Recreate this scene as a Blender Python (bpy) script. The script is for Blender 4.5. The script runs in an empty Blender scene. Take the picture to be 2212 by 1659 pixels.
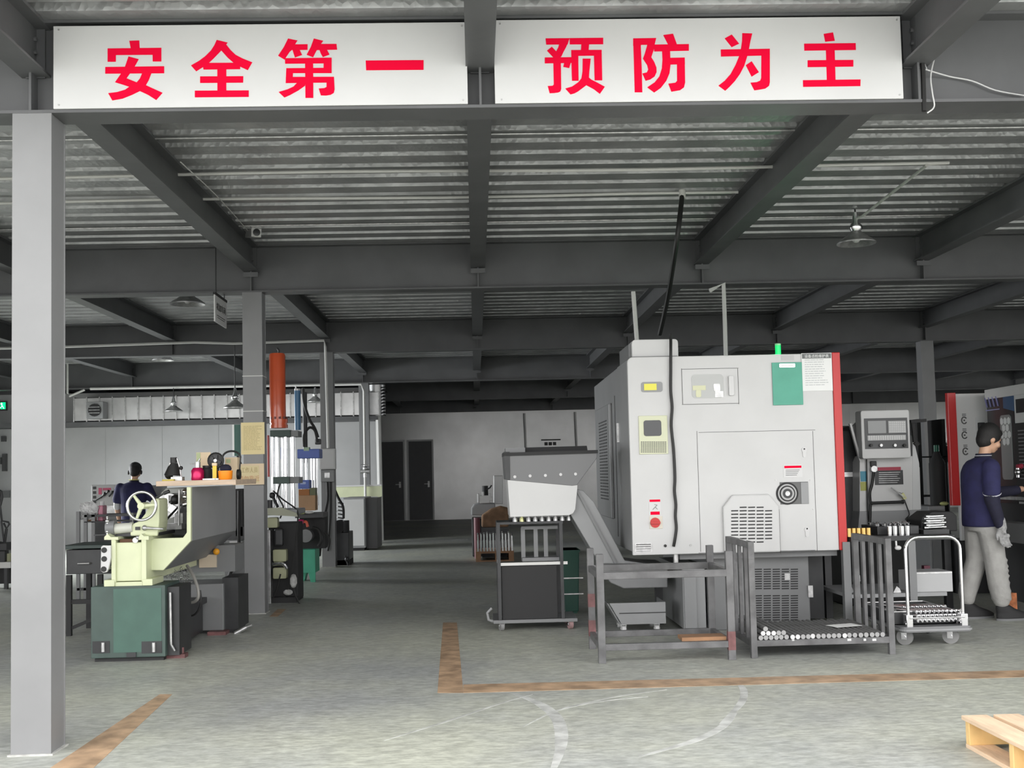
import bpy, bmesh, math, random
from mathutils import Vector, Matrix
random.seed(7)
PI = math.pi
S = bpy.context.scene
COL = S.collection

# ---------------- camera ----------------
FPX, PITCH, YAW, ROLL, SHY = 2442.6, .0582, .0332, .0231, 51.3
CAMZ = 1.35
def cam_axes():
    fwd0 = Vector((math.sin(YAW), math.cos(YAW), 0)); rt0 = Vector((math.cos(YAW), -math.sin(YAW), 0))
    up0 = Vector((0, 0, 1))
    d = math.cos(PITCH)*fwd0 + math.sin(PITCH)*up0
    u = -math.sin(PITCH)*fwd0 + math.cos(PITCH)*up0
    a = math.cos(ROLL)*rt0 - math.sin(ROLL)*u
    b = math.sin(ROLL)*rt0 + math.cos(ROLL)*u
    return a, b, d
CA, CB, CD = cam_axes()
cam = bpy.data.cameras.new('camera'); cam.sensor_width = 36; cam.lens = FPX*36/2212
cam.shift_y = SHY/2212; cam.clip_end = 300
co = bpy.data.objects.new('camera', cam); COL.objects.link(co)
m = Matrix((CA, CB, -CD)).transposed().to_4x4(); m.translation = (0, 0, CAMZ); co.matrix_world = m
S.camera = co
def ray(px, py): return CA*(px-1106) + CB*(829.5+SHY-py) + CD*FPX
def P(px, py, Y):
    r = ray(px, py); t = Y/r.y; return Vector((r.x*t, Y, CAMZ+r.z*t))
def F(px, py, Z=0.0):
    r = ray(px, py); t = (Z-CAMZ)/r.z; return Vector((r.x*t, r.y*t, Z))
def X(px, py, Y): return P(px, py, Y).x
def Z(px, py, Y): return P(px, py, Y).z

# ---------------- light ----------------
w = bpy.data.worlds.new('sky'); S.world = w; w.use_nodes = True
bg = w.node_tree.nodes['Background']; bg.inputs[0].default_value = (1, .99, .985, 1); bg.inputs[1].default_value = 1.0
S.view_settings.view_transform = 'Standard'; S.view_settings.look = 'None'
S.view_settings.gamma = 1; S.view_settings.use_curve_mapping = False
S.view_settings.exposure = 1.95
S.cycles.max_bounces = 8; S.cycles.diffuse_bounces = 5; S.cycles.sample_clamp_indirect = 6
def area(name, loc, rot, sx, sy, power, col=(1, 1, 1)):
    l = bpy.data.lights.new(name, 'AREA'); l.shape = 'RECTANGLE'; l.size = sx; l.size_y = sy; l.energy = power; l.color = col; l.spread = 1.9
    o = bpy.data.objects.new(name, l); o.location = loc; o.rotation_euler = rot; COL.objects.link(o); return o
# unseen side openings: left daylight inferred from partition, right fill added for far wall
area('daylight_left_window', (-10.05, 19.5, 1.9), (0, -PI/2+.35, 0), 1.4, 5.0, 120, (.95, .98, 1))
area('right_fill_light', (17.2, 25, 1.9), (0, PI/2-.35, 0), 1.6, 7, 20, (.95, .98, 1))

# ---------------- materials ----------------
MT = {}
def mat(name, c, rough=.5, metal=0, var=0, bump=0, scale=6, emit=None, spec=.5, bscale=None, coat=0, stretch=None):
    if name in MT: return MT[name]
    M = bpy.data.materials.new(name); M.use_nodes = True; n = M.node_tree; N = n.nodes; L = n.links
    b = N['Principled BSDF']
    if len(c) == 3: c = (*c, 1)
    b.inputs['Base Color'].default_value = c; b.inputs['Roughness'].default_value = rough
    b.inputs['Metallic'].default_value = metal; b.inputs['Specular IOR Level'].default_value = spec
    b.inputs['Coat Weight'].default_value = coat
    if emit: b.inputs['Emission Color'].default_value = (*emit[:3], 1); b.inputs['Emission Strength'].default_value = emit[3]
    tc = N.new('ShaderNodeTexCoord'); mp = N.new('ShaderNodeMapping'); L.new(tc.outputs['Object'], mp.inputs[0])
    if stretch: mp.inputs['Scale'].default_value = stretch
    if var:
        t = N.new('ShaderNodeTexNoise'); t.inputs['Scale'].default_value = scale; t.inputs['Detail'].default_value = 6
        L.new(mp.outputs[0], t.inputs['Vector'])
        r = N.new('ShaderNodeValToRGB'); r.color_ramp.elements[0].position = .35; r.color_ramp.elements[1].position = .65
        r.color_ramp.elements[0].color = (*[max(0, k*(1-var)) for k in c[:3]], 1)
        r.color_ramp.elements[1].color = (*[min(1, k*(1+var)) for k in c[:3]], 1)
        L.new(t.outputs[0], r.inputs[0]); L.new(r.outputs[0], b.inputs['Base Color'])
    if bump:
        t2 = N.new('ShaderNodeTexNoise'); t2.inputs['Scale'].default_value = bscale or scale*4; t2.inputs['Detail'].default_value = 4
        L.new(mp.outputs[0], t2.inputs['Vector'])
        bu = N.new('ShaderNodeBump'); bu.inputs['Strength'].default_value = bump; bu.inputs['Distance'].default_value = .02
        L.new(t2.outputs[0], bu.inputs['Height']); L.new(bu.outputs[0], b.inputs['Normal'])
    MT[name] = M; return M
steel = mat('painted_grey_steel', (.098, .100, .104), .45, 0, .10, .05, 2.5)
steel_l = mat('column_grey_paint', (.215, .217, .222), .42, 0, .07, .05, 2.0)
galv = mat('galvanised_deck', (.37, .375, .38), .42, .55, .16, .10, 3, bscale=60)
white = mat('white_panel', (.60, .60, .60), .35, 0, .02, 0, 3)
mwhite = mat('machine_white_paint', (.56, .562, .56), .38, 0, .025, 0, 3)
mgrey = mat('machine_grey_paint', (.18, .184, .188), .42, 0, .05, 0, 3)
mgrey2 = mat('machine_mid_grey', (.27, .275, .28), .42, 0, .05, 0, 3)
dark = mat('dark_metal', (.035, .036, .038), .45, .2, .2, 0, 5)
black = mat('black_rubber', (.012, .012, .012), .5)
blackm = mat('black_matte_paint', (.02, .02, .021), .7)
chrome = mat('bright_steel', (.75, .75, .76), .18, 1)
zinc = mat('zinc_steel', (.5, .5, .5), .4, .8, .2, 0, 20)
red = mat('red_gloss_paint', (.50, .014, .014), .35)
sred = mat('sign_red', (.78, .0, .035), .8, spec=.12)
cream = mat('cream_machine_paint', (.62, .66, .44), .4, 0, .05, 0, 4)
green = mat('green_machine_paint', (.055, .085, .075), .5, 0, .15, 0, 4)
brgreen = mat('bright_green_paint', (.05, .38, .24), .4, 0, .08)
blue = mat('blue_machine_paint', (.06, .12, .45), .4, 0, .08)
navy = mat('navy_cloth', (.018, .018, .07), .85, 0, .15, .15, 12)
navy_d = mat('dark_navy_cloth', (.012, .012, .03), .85, 0, .15, .1, 12)
skin = mat('skin', (.55, .33, .22), .5, 0, .05)
hair = mat('black_hair', (.01, .009, .009), .6, 0, .2, .3, 60)
khaki = mat('grey_trouser_cloth', (.36, .355, .34), .85, 0, .10, .25, 9)
wood = mat('pallet_wood', (.72, .52, .32), .6, 0, .14, .15, 5, stretch=(1, 6, 6))
woodd = mat('dark_wood', (.30, .16, .08), .6, 0, .15, .1, 5)
card = mat('cardboard', (.42, .26, .15), .75, 0, .06, 0, 6)
cardl = mat('pale_cardboard', (.72, .58, .40), .75, 0, .06, 0, 6)
paper = mat('white_paper', (.78, .79, .78), .7)
ypaper = mat('yellow_notice_paper', (.78, .66, .36), .7, 0, .03)
ink = mat('grey_ink', (.10, .10, .10), .8)
orange = mat('orange_red_enamel', (.62, .10, .035), .28, 0, .05, coat=.4)
orangep = mat('orange_plastic', (.95, .28, .01), .4)
yellow = mat('yellow_plastic', (.8, .55, .05), .4)
teal = mat('teal_board', (.08, .36, .26), .45, 0, .06)
conduit = mat('white_conduit', (.62, .62, .60), .45)
glass = mat('dark_window_glass', (.02, .022, .024), .08, 0)
screen = mat('grey_screen', (.22, .23, .23), .15)
sheet = mat('galvanised_duct_sheet', (.62, .62, .62), .32, .7, .15, .06, 2.5, bscale=5)
panelw = mat('sandwich_panel', (.45, .455, .46), .38, 0, .05, .03, 1.5)
panelg = mat('glossy_panel', (.58, .58, .575), .28, .45, .08, .05, 1.2)
doorg = mat('grey_door_paint', (.085, .085, .088), .5, 0, .04)

# ---------------- mesh helpers ----------------
class MB:
    def __init__(s, m=None): s.v = []; s.f = []; s.sm = []; s.m = m or Matrix()
    def add(s, vs, fs, smooth=False):
        o = len(s.v); s.v += [s.m @ Vector(v) for v in vs]; s.f += [[i+o for i in f] for f in fs]; s.sm += [smooth]*len(fs); return s
    def box(s, x0, x1, y0, y1, z0, z1):
        if x0 > x1: x0, x1 = x1, x0
        if y0 > y1: y0, y1 = y1, y0
        if z0 > z1: z0, z1 = z1, z0
        return s.add([(x, y, z) for x in (x0, x1) for y in (y0, y1) for z in (z0, z1)],
              [(0, 1, 3, 2), (4, 6, 7, 5), (0, 4, 5, 1), (2, 3, 7, 6), (0, 2, 6, 4), (1, 5, 7, 3)])
    def cb(s, c, sz, r=(0, 0, 0)):
        from mathutils import Euler
        o = s.m; s.m = o @ Matrix.Translation(c) @ Euler(r).to_matrix().to_4x4()
        h = [k/2 for k in sz]; s.box(-h[0], h[0], -h[1], h[1], -h[2], h[2]); s.m = o; return s
    def bar(s, p, q, w, h=None):
        h = h or w; p = Vector(p); q = Vector(q); d = q-p; L = d.length; o = s.m
        s.m = o @ Matrix.Translation((p+q)/2) @ d.to_track_quat('Z', 'Y').to_matrix().to_4x4()
        s.box(-w/2, w/2, -h/2, h/2, -L/2, L/2); s.m = o; return s
    def cyl(s, p, q, r, r2=None, n=16, caps=True, smooth=True):
        p = Vector(p); q = Vector(q); r2 = r if r2 is None else r2; k = (q-p).to_track_quat('Z', 'Y').to_matrix()
        vs = []; 
        for c, rr in ((p, r), (q, r2)):
            for i in range(n): a = 2*PI*i/n; vs.append(c + k @ Vector((rr*math.cos(a), rr*math.sin(a), 0)))
        s.add(vs, [(i, (i+1) % n, n+(i+1) % n, n+i) for i in range(n)], smooth)
        if caps: s.add(vs, [list(range(n))[::-1], list(range(n, 2*n))])
        return s
    def tube(s, pts, r, n=8, closed=False):
        pts = [Vector(p) for p in pts]; N = len(pts); rs = r if isinstance(r, (list, tuple)) else [r]*N; vs = []
        up = None
        for i, p in enumerate(pts):
            if closed: t = pts[(i+1) % N]-pts[i-1]
            else: t = pts[min(i+1, N-1)]-pts[max(i-1, 0)]
            t.normalize()
            if up is None: up = Vector((0, 0, 1)) if abs(t.z) < .9 else Vector((1, 0, 0))
            a = t.cross(up).normalized(); b = a.cross(t).normalized(); up = b
            for k in range(n): g = 2*PI*k/n; vs.append(p + (a*math.cos(g)+b*math.sin(g))*rs[i])
        fs = []
        for i in range(N if closed else N-1):
            j = (i+1) % N
            for k in range(n): fs.append((i*n+k, i*n+(k+1) % n, j*n+(k+1) % n, j*n+k))
        s.add(vs, fs, True)
        if not closed: s.add(vs, [list(range(n))[::-1], list(range((N-1)*n, N*n))])
        return s
    def prism(s, poly, axis, a, b, smooth=False):
        # poly = 2d points; axis 'x': (y,z), 'y': (x,z), 'z': (x,y)
        def mk(p, t): return {'x': (t, p[0], p[1]), 'y': (p[0], t, p[1]), 'z': (p[0], p[1], t)}[axis]
        n = len(poly); vs = [mk(p, a) for p in poly]+[mk(p, b) for p in poly]
        s.add(vs, [(i, (i+1) % n, n+(i+1) % n, n+i) for i in range(n)], smooth)
        return s.add(vs, [list(range(n)), list(range(n, 2*n))[::-1]])
    def lathe(s, prof, c=(0, 0, 0), n=24, axis='z'):
        c = Vector(c); vs = []
        for r, z in prof:
            for i in range(n):
                a = 2*PI*i/n; x, y = r*math.cos(a), r*math.sin(a)
                vs.append(c+Vector({'z': (x, y, z), 'y': (x, z, y), 'x': (z, x, y)}[axis]))
        fs = [(j*n+i, j*n+(i+1) % n, (j+1)*n+(i+1) % n, (j+1)*n+i) for j in range(len(prof)-1) for i in range(n)]
        return s.add(vs, fs, True)
    def ball(s, c, r, n=12, sc=(1, 1, 1)):
        c = Vector(c); vs = []; k = n//2
        for j in range(k+1):
            t = PI*j/k
            for i in range(n):
                a = 2*PI*i/n; vs.append(c+Vector((r*sc[0]*math.sin(t)*math.cos(a), r*sc[1]*math.sin(t)*math.sin(a), r*sc[2]*math.cos(t))))
        return s.add(vs, [(j*n+i, j*n+(i+1) % n, (j+1)*n+(i+1) % n, (j+1)*n+i) for j in range(k) for i in range(n)], True)
def rrect(x0, x1, z0, z1, r, n=5, corners=(1, 1, 1, 1)):
    out = []
    for k, (cx, cz, a0) in enumerate(((x1-r, z1-r, 0), (x0+r, z1-r, PI/2), (x0+r, z0+r, PI), (x1-r, z0+r, 1.5*PI))):
        if corners[k]: out += [(cx+r*math.cos(a0+PI/2*i/n), cz+r*math.sin(a0+PI/2*i/n)) for i in range(n+1)]
        else: out.append(((x1, z1), (x0, z1), (x0, z0), (x1, z0))[k])
    return out
def root_loc(o):
    while o.parent: o = o.parent
    return o.location
def link(name, mb, m, parent=None, bevel=0, label=None):
    if parent: org = Vector(root_loc(parent))
    else:
        xs = [v.x for v in mb.v]; ys = [v.y for v in mb.v]; zs = [v.z for v in mb.v]
        org = Vector(((min(xs)+max(xs))/2, (min(ys)+max(ys))/2, min(zs)))
    me = bpy.data.meshes.new(name)
    me.from_pydata([v-org for v in mb.v], [], mb.f)
    bm = bmesh.new(); bm.from_mesh(me); bmesh.ops.remove_doubles(bm, verts=bm.verts, dist=1e-5)
    bmesh.ops.recalc_face_normals(bm, faces=bm.faces); bm.to_mesh(me); bm.free()
    if any(mb.sm):
        me.polygons.foreach_set('use_smooth', [True]*len(me.polygons)); 
        me.set_sharp_from_angle(angle=math.radians(38))
    me.materials.append(m); o = bpy.data.objects.new(name, me); COL.objects.link(o)
    if parent: o.parent = parent
    else: o.location = org
    if bevel:
        b = o.modifiers.new('bevel', 'BEVEL'); b.width = bevel; b.segments = 2; b.limit_method = 'ANGLE'; b.angle_limit = .7
    if label: o['label'] = label
    return o
def tag(o, label, cat, group=None):
    o['label'] = label; o['category'] = cat
    if group: o['group'] = group
    return o
def thing(name, label, cat, loc, group=None):
    o = bpy.data.objects.new(name, None); o.empty_display_size = .1; COL.objects.link(o); o.location = loc
    return tag(o, label, cat, group)
def struct(name, mb, m, parent=None, bevel=0, label=None):
    o = link(name, mb, m, parent, bevel)
    if not parent: o['kind'] = 'structure'
    if label: o['label'] = label
    return o
def copy_tree(o, parent=None):
    c = o.copy(); COL.objects.link(c); c.parent = parent
    for ch in list(o.children): copy_tree(ch, c)
    return c
def text_mb(txt, size, depth=.002, offset=0):
    cu = bpy.data.curves.new('t', 'FONT'); cu.body = txt; cu.size = size; cu.extrude = depth; cu.offset = offset
    cu.align_x = 'CENTER'; cu.align_y = 'CENTER'
    o = bpy.data.objects.new('t', cu); COL.objects.link(o); bpy.context.view_layer.update()
    me = bpy.data.meshes.new_from_object(o.evaluated_get(bpy.context.evaluated_depsgraph_get()))
    vs = [v.co.copy() for v in me.vertices]; fs = [list(p.vertices) for p in me.polygons]
    bpy.data.objects.remove(o); return vs, fs
def text_on(mb, txt, cx, cy, cz, w, h, depth=.003, offset=0, rz=0):
    """lettering standing in the XZ plane facing -Y, fitted to w x h around the centre"""
    vs, fs = text_mb(txt, 1, depth, offset)
    xs = [v.x for v in vs]; ys = [v.y for v in vs]
    if not xs: return
    mx, my = (min(xs)+max(xs))/2, (min(ys)+max(ys))/2; sx = w/(max(xs)-min(xs)); sy = h/max(1e-6, (max(ys)-min(ys))) if h else sx
    R = Matrix.Rotation(rz, 3, 'Z')
    mb.add([Vector((cx, cy, cz)) + R @ Vector(((v.x-mx)*sx, -v.z, (v.y-my)*sy)) for v in vs], fs)

# ---------------- the building ----------------
XL, Y1, SP, ZB, PX, CW, XC = -2.3497, 5.81, 5.7403, 3.264, 2.3269, .20, .0658
ZT, ZJ = 3.755, 3.48
rows = [Y1+SP*i for i in range(6)]

fm = mat('worn_concrete_floor', (.34, .345, .32), .42, 0, .2, .06, 1.2)
def floor_material():
    n = fm.node_tree; N = n.nodes; L = n.links; b = N['Principled BSDF']
    tc = N.new('ShaderNodeTexCoord')
    def noise(sc, st, det=8):
        mp = N.new('ShaderNodeMapping'); mp.inputs['Scale'].default_value = st; L.new(tc.outputs['Object'], mp.inputs[0])
        t = N.new('ShaderNodeTexNoise'); t.inputs['Scale'].default_value = sc; t.inputs['Detail'].default_value = det; t.inputs['Roughness'].default_value = .65
        L.new(mp.outputs[0], t.inputs['Vector']); return t.outputs[0]
    def ramp(v, p0, p1, c0, c1):
        r = N.new('ShaderNodeValToRGB'); e = r.color_ramp.elements; e[0].position = p0; e[1].position = p1; e[0].color = (*c0, 1); e[1].color = (*c1, 1)
        L.new(v, r.inputs[0]); return r.outputs[0]
    base = ramp(noise(.45, (1, 1, 1)), .38, .62, (.37, .385, .375), (.50, .515, .44))
    fine = ramp(noise(14, (1, 2.2, 1)), .36, .66, (.70,)*3, (1.2,)*3)
    scr = ramp(noise(3, (1, .25, 1)), .55, .72, (1,)*3, (1.18,)*3)
    mx = base
    for k in (fine, scr):
        m_ = N.new('ShaderNodeMix'); m_.data_type = 'RGBA'; m_.blend_type = 'MULTIPLY'; m_.inputs[0].default_value = .9
        L.new(mx, m_.inputs[6]); L.new(k, m_.inputs[7]); mx = m_.outputs[2]
    L.new(mx, b.inputs['Base Color'])
    rr = N.new('ShaderNodeMapRange'); rr.inputs[3].default_value = .34; rr.inputs[4].default_value = .6; L.new(noise(2.5, (1, 1, 1)), rr.inputs[0]); L.new(rr.outputs[0], b.inputs['Roughness'])
floor_material()
floor = struct('floor', MB().box(-30, 40, -25, 36, -.1, 0), fm)
paint = mat('worn_yellow_floor_paint', (.44, .30, .19), .5, 0, .30, 0, 7)
def quad_strip(pts, z=.0015):
    mb = MB(); n = len(pts[0]); 
    vs = [(p.x, p.y, z) for p in pts[0]]+[(p.x, p.y, z) for p in pts[1]]+[(p.x, p.y, -.01) for p in pts[0]]+[(p.x, p.y, -.01) for p in pts[1]]
    fs = []
    for i in range(n-1):
        fs += [(i, i+1, n+i+1, n+i), (2*n+i, 3*n+i, 3*n+i+1, 2*n+i+1), (i, 2*n+i, 2*n+i+1, i+1), (n+i, n+i+1, 3*n+i+1, 3*n+i)]
    fs += [(0, n, 3*n, 2*n), (n-1, 3*n-1, 4*n-1, 2*n-1)]
    return mb.add(vs, fs)
struct('trim_1', quad_strip(([F(85, 1675), F(345, 1500)], [F(185, 1675), F(372, 1500)])), paint)
struct('trim_2', quad_strip(([F(957, 1345), F(945, 1497)], [F(987, 1345), F(1001, 1497)])), paint)
struct('trim_3', quad_strip(([F(1001, 1479), F(1600, 1464), F(2250, 1447)], [F(1001, 1497), F(1600, 1480), F(2250, 1462)])), paint)
struct('trim_4', quad_strip(([F(600, 1316), F(582, 1332)], [F(618, 1316), F(600, 1332)])), paint)
scuff = mat('pale_tyre_scuff', (.50, .51, .49), .5, 0, .25, 0, 9)
def arc_strip(pix, wd):
    pts = [F(*p) for p in pix]; out = []
    # catmull-rom smoothing
    for i in range(len(pts)-1):
        p0, p1, p2, p3 = pts[max(i-1, 0)], pts[i], pts[i+1], pts[min(i+2, len(pts)-1)]
        for k in range(6):
            t = k/6; out.append(.5*((2*p1)+(-p0+p2)*t+(2*p0-5*p1+4*p2-p3)*t*t+(-p0+3*p1-3*p2+p3)*t**3))
    out.append(pts[-1]); A = []; B = []
    for i, p in enumerate(out):
        d = (out[min(i+1, len(out)-1)]-out[max(i-1, 0)]).normalized(); nn = Vector((-d.y, d.x, 0)); ww = wd*min(1, .25+2.5*min(i, len(out)-1-i)/len(out))
        A.append(p+nn*ww/2); B.append(p-nn*ww/2)
    return A, B
for k, (pix, wd) in enumerate([([(1190, 1675), (1212, 1610), (1205, 1555), (1165, 1520), (1106, 1497)], .07),
                 ([(1555, 1565), (1600, 1520), (1606, 1490), (1585, 1466)], .045),
                 ([(1380, 1635), (1500, 1600), (1560, 1570), (1590, 1540)], .05),
                 ([(830, 1600), (960, 1560), (1080, 1520), (1150, 1500)], .018),
                 ([(1215, 1530), (1330, 1505), (1440, 1490)], .018),
                 ([(1130, 1570), (1205, 1535), (1300, 1515), (1400, 1505)], .018)]):
    o = link('scuff_mark', quad_strip(arc_strip(pix, wd), .0008+.0001*k), scuff, floor)
# white line across the floor far back
struct('trim_5', quad_strip(([F(822, 1171), F(1010, 1163)], [F(822, 1174), F(1010, 1166)])), scuff)

# corrugated deck
deck = MB(); y = -2.2 + 5.4; prof = []
yy = 4.5
while yy < 34.9:
    prof += [(yy, ZT), (yy+.19, ZT), (yy+.205, ZT+.055), (yy+.285, ZT+.055)]; yy += .30
def sheet_prof(mb, prof, x0, x1, th=.02):
    n = len(prof); vs = [(x0, p[0], p[1]) for p in prof]+[(x1, p[0], p[1]) for p in prof]
    top = [(x0, prof[0][0], ZT+.12), (x1, prof[0][0], ZT+.12), (x0, prof[-1][0], ZT+.12), (x1, prof[-1][0], ZT+.12)]
    fs = [(i, i+1, n+i+1, n+i) for i in range(n-1)]
    k = 2*n; fs += [(k, k+1, k+3, k+2), (0, n, k+1, k), (n-1, k+2, k+3, 2*n-1)]
    fs += [[k]+list(range(n))+[k+2], [k+1]+list(range(n, 2*n))+[k+3]]
    mb.add(vs+top, fs)
sheet_prof(deck, prof, -11.6, 18)
dm = galv
n_ = dm.node_tree; N_ = n_.nodes; b_ = N_['Principled BSDF']
tcx = N_.new('ShaderNodeTexCoord'); wv = N_.new('ShaderNodeTexVoronoi'); wv.inputs['Scale'].default_value = 26
mpx = N_.new('ShaderNodeMapping'); mpx.inputs['Scale'].default_value = (1, .6, 1); n_.links.new(tcx.outputs['Object'], mpx.inputs[0]); n_.links.new(mpx.outputs[0], wv.inputs['Vector'])
bpn = N_.new('ShaderNodeBump'); bpn.inputs['Strength'].default_value = .35; bpn.inputs['Distance'].default_value = .01
n_.links.new(wv.outputs['Distance'], bpn.inputs['Height']); n_.links.new(bpn.outputs[0], b_.inputs['Normal'])
struct('ceiling', deck, galv)

ordn = ['nearest', 'second', 'third', 'fourth', 'fifth', 'sixth']
what = ['carrying the two white slogan panels', 'just past the CCTV camera bracket', 'above the white junction box column', 'above the far ventilation duct', 'over the aisle before the far wall', 'resting on the far wall']
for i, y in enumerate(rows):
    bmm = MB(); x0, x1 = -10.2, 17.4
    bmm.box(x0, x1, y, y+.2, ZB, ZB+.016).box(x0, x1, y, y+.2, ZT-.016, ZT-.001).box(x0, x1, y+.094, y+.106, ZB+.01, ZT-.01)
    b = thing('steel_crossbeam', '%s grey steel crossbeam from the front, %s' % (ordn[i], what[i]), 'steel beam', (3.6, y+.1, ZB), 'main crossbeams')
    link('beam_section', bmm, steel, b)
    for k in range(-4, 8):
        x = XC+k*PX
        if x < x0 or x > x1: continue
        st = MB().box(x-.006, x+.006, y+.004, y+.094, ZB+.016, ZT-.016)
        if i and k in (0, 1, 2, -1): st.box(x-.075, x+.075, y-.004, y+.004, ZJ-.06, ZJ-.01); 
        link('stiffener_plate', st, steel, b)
xl = {-4: 'far left joist line', -3: 'third joist line left of the aisle', -2: 'joist line left of the columns', -1: 'left column line', 0: 'middle joist line', 1: 'joist line over the white lathe', 2: 'joist line right of the white lathe', 3: 'right column line', 4: 'fourth joist line right of the middle', 5: 'fifth joist line right of the middle'}
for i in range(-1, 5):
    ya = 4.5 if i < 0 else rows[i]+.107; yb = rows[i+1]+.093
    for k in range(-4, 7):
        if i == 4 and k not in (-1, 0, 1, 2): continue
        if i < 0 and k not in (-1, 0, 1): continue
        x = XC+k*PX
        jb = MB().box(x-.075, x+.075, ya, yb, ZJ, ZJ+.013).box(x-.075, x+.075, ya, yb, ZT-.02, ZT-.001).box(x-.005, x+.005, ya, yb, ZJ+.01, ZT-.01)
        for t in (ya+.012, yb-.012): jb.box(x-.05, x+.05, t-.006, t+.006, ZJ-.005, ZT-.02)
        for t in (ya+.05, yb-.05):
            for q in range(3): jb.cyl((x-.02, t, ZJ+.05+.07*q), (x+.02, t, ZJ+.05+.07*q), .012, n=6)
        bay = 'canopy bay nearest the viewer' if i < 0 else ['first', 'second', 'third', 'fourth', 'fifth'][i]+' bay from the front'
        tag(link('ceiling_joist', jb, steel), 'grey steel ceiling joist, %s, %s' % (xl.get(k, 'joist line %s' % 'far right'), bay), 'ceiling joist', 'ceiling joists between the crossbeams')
collab = ['big light grey steel column at the left front under the slogan beam', 'grey steel column with the yellow notice and cardboard sign', 'grey steel column with the white junction box and pipe', 'grey steel column behind the tall grey cabinet at the partition', '', '']
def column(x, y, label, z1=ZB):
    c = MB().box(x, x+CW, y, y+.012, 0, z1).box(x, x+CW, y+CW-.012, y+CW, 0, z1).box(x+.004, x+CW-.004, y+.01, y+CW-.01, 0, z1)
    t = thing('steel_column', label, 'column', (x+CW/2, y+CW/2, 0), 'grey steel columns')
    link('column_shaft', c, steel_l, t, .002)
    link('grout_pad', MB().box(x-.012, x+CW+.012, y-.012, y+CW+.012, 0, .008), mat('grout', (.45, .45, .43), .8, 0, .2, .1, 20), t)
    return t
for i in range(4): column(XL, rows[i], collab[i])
column(XL+4*PX, rows[2], 'dark steel column behind the machine control panel on the right')
column(XL+4*PX, rows[4], 'far steel column of the right column line')

# walls
def wall_panels(x0, x1, y, z1, step, th=.08):
    mb = MB(); x = x0
    while x < x1-1e-3:
        xe = min(x+step, x1); mb.box(x+.004, xe-.004, y, y+th, 0, z1); mb.box(x, xe, y+.006, y+th-.006, 0, z1); x = xe
    return mb
yW = 34.62
struct('wall_back', wall_panels(-11.4, 17.6, yW, 3.27, 1.15), panelg)
struct('wall_back_header', MB().box(-11.4, 17.6, yW, yW+.1, 3.27, ZT), steel)
bpy.data.objects['wall_back_header'].name = 'trim_6'
yP = 24.2; xPe = X(820, 1100, yP)
struct('wall_partition', wall_panels(-10.2, xPe, yP, 3.26, 1.19), panelw)
wl = MB(); wl.box(-10.4, -10.2, 5.9, 17, 0, ZT).box(-10.4, -10.2, 22, 34.7, 0, ZT).box(-10.4, -10.2, 17, 22, 0, .8).box(-10.4, -10.2, 17, 22, 2.6, ZT)
struct('wall_left', wl, panelw)
wr = MB(); wr.box(17.4, 17.6, 5.9, 21.5, 0, ZT).box(17.4, 17.6, 28.5, 34.7, 0, ZT).box(17.4, 17.6, 21.5, 28.5, 0, 1.1).box(17.4, 17.6, 21.5, 28.5, 2.7, ZT)
struct('wall_right', wr, panelw)
# far double door
d0, d1 = P(822, 952, yW), P(938, 1126, yW)
def far_door(n, xa, xb, zt):
    o = struct('door_%d' % n, MB().box(xa, xb, yW-.05, yW-.002, .01, zt), doorg)
    link('door_frame', MB().box(xa-.05, xa, yW-.06, yW, 0, zt+.05).box(xb, xb+.05, yW-.06, yW, 0, zt+.05).box(xa, xb, yW-.06, yW, zt, zt+.05), panelw, o)
    link('door_handle', MB().box(xb-.14, xb-.08, yW-.07, yW-.05, 1.0, 1.18).cyl((xb-.11, yW-.11, 1.1), (xb-.11, yW-.05, 1.1), .012).bar((xb-.11, yW-.11, 1.1), (xb-.24, yW-.11, 1.1), .02), zinc, o)
zt = Z(880, 954, yW)
far_door(1, X(824, 1040, yW), X(872, 1040, yW), zt); far_door(2, X(884, 1040, yW), X(934, 1040, yW), zt)
# vertical joints strips and conduits on far wall
def cond(pts, r, label, m=conduit, name='conduit_pipe', cat='pipe', group=None):
    return tag(link(name, MB().tube(pts, r, 8), m), label, cat, group)
cond([(X(1135, 1000, yW-.06), yW-.06, Z(1135, 893, yW)), (X(1138, 1000, yW-.06), yW-.06, 1.2)], .035, 'pale vertical pipe on the far wall, left one of two above the chip hopper')
cond([(X(1245, 1000, yW-.06), yW-.06, Z(1245, 890, yW)), (X(1248, 1000, yW-.06), yW-.06, 1.2)], .035, 'pale vertical pipe on the far wall, right one of two above the chip hopper')
sg = MB(); c = P(1190, 950, yW-.02); sg.box(c.x-.3, c.x+.3, yW-.02, yW-.002, c.z-.02, c.z+.02)
for k in range(3): sg.box(c.x-.2+.13*k, c.x-.1+.13*k, yW-.02, yW-.002, c.z-.17, c.z-.07)
tag(link('wall_plate', sg, ink), 'small dark lettering plate on the far wall above the chip hopper', 'sign')
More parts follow.
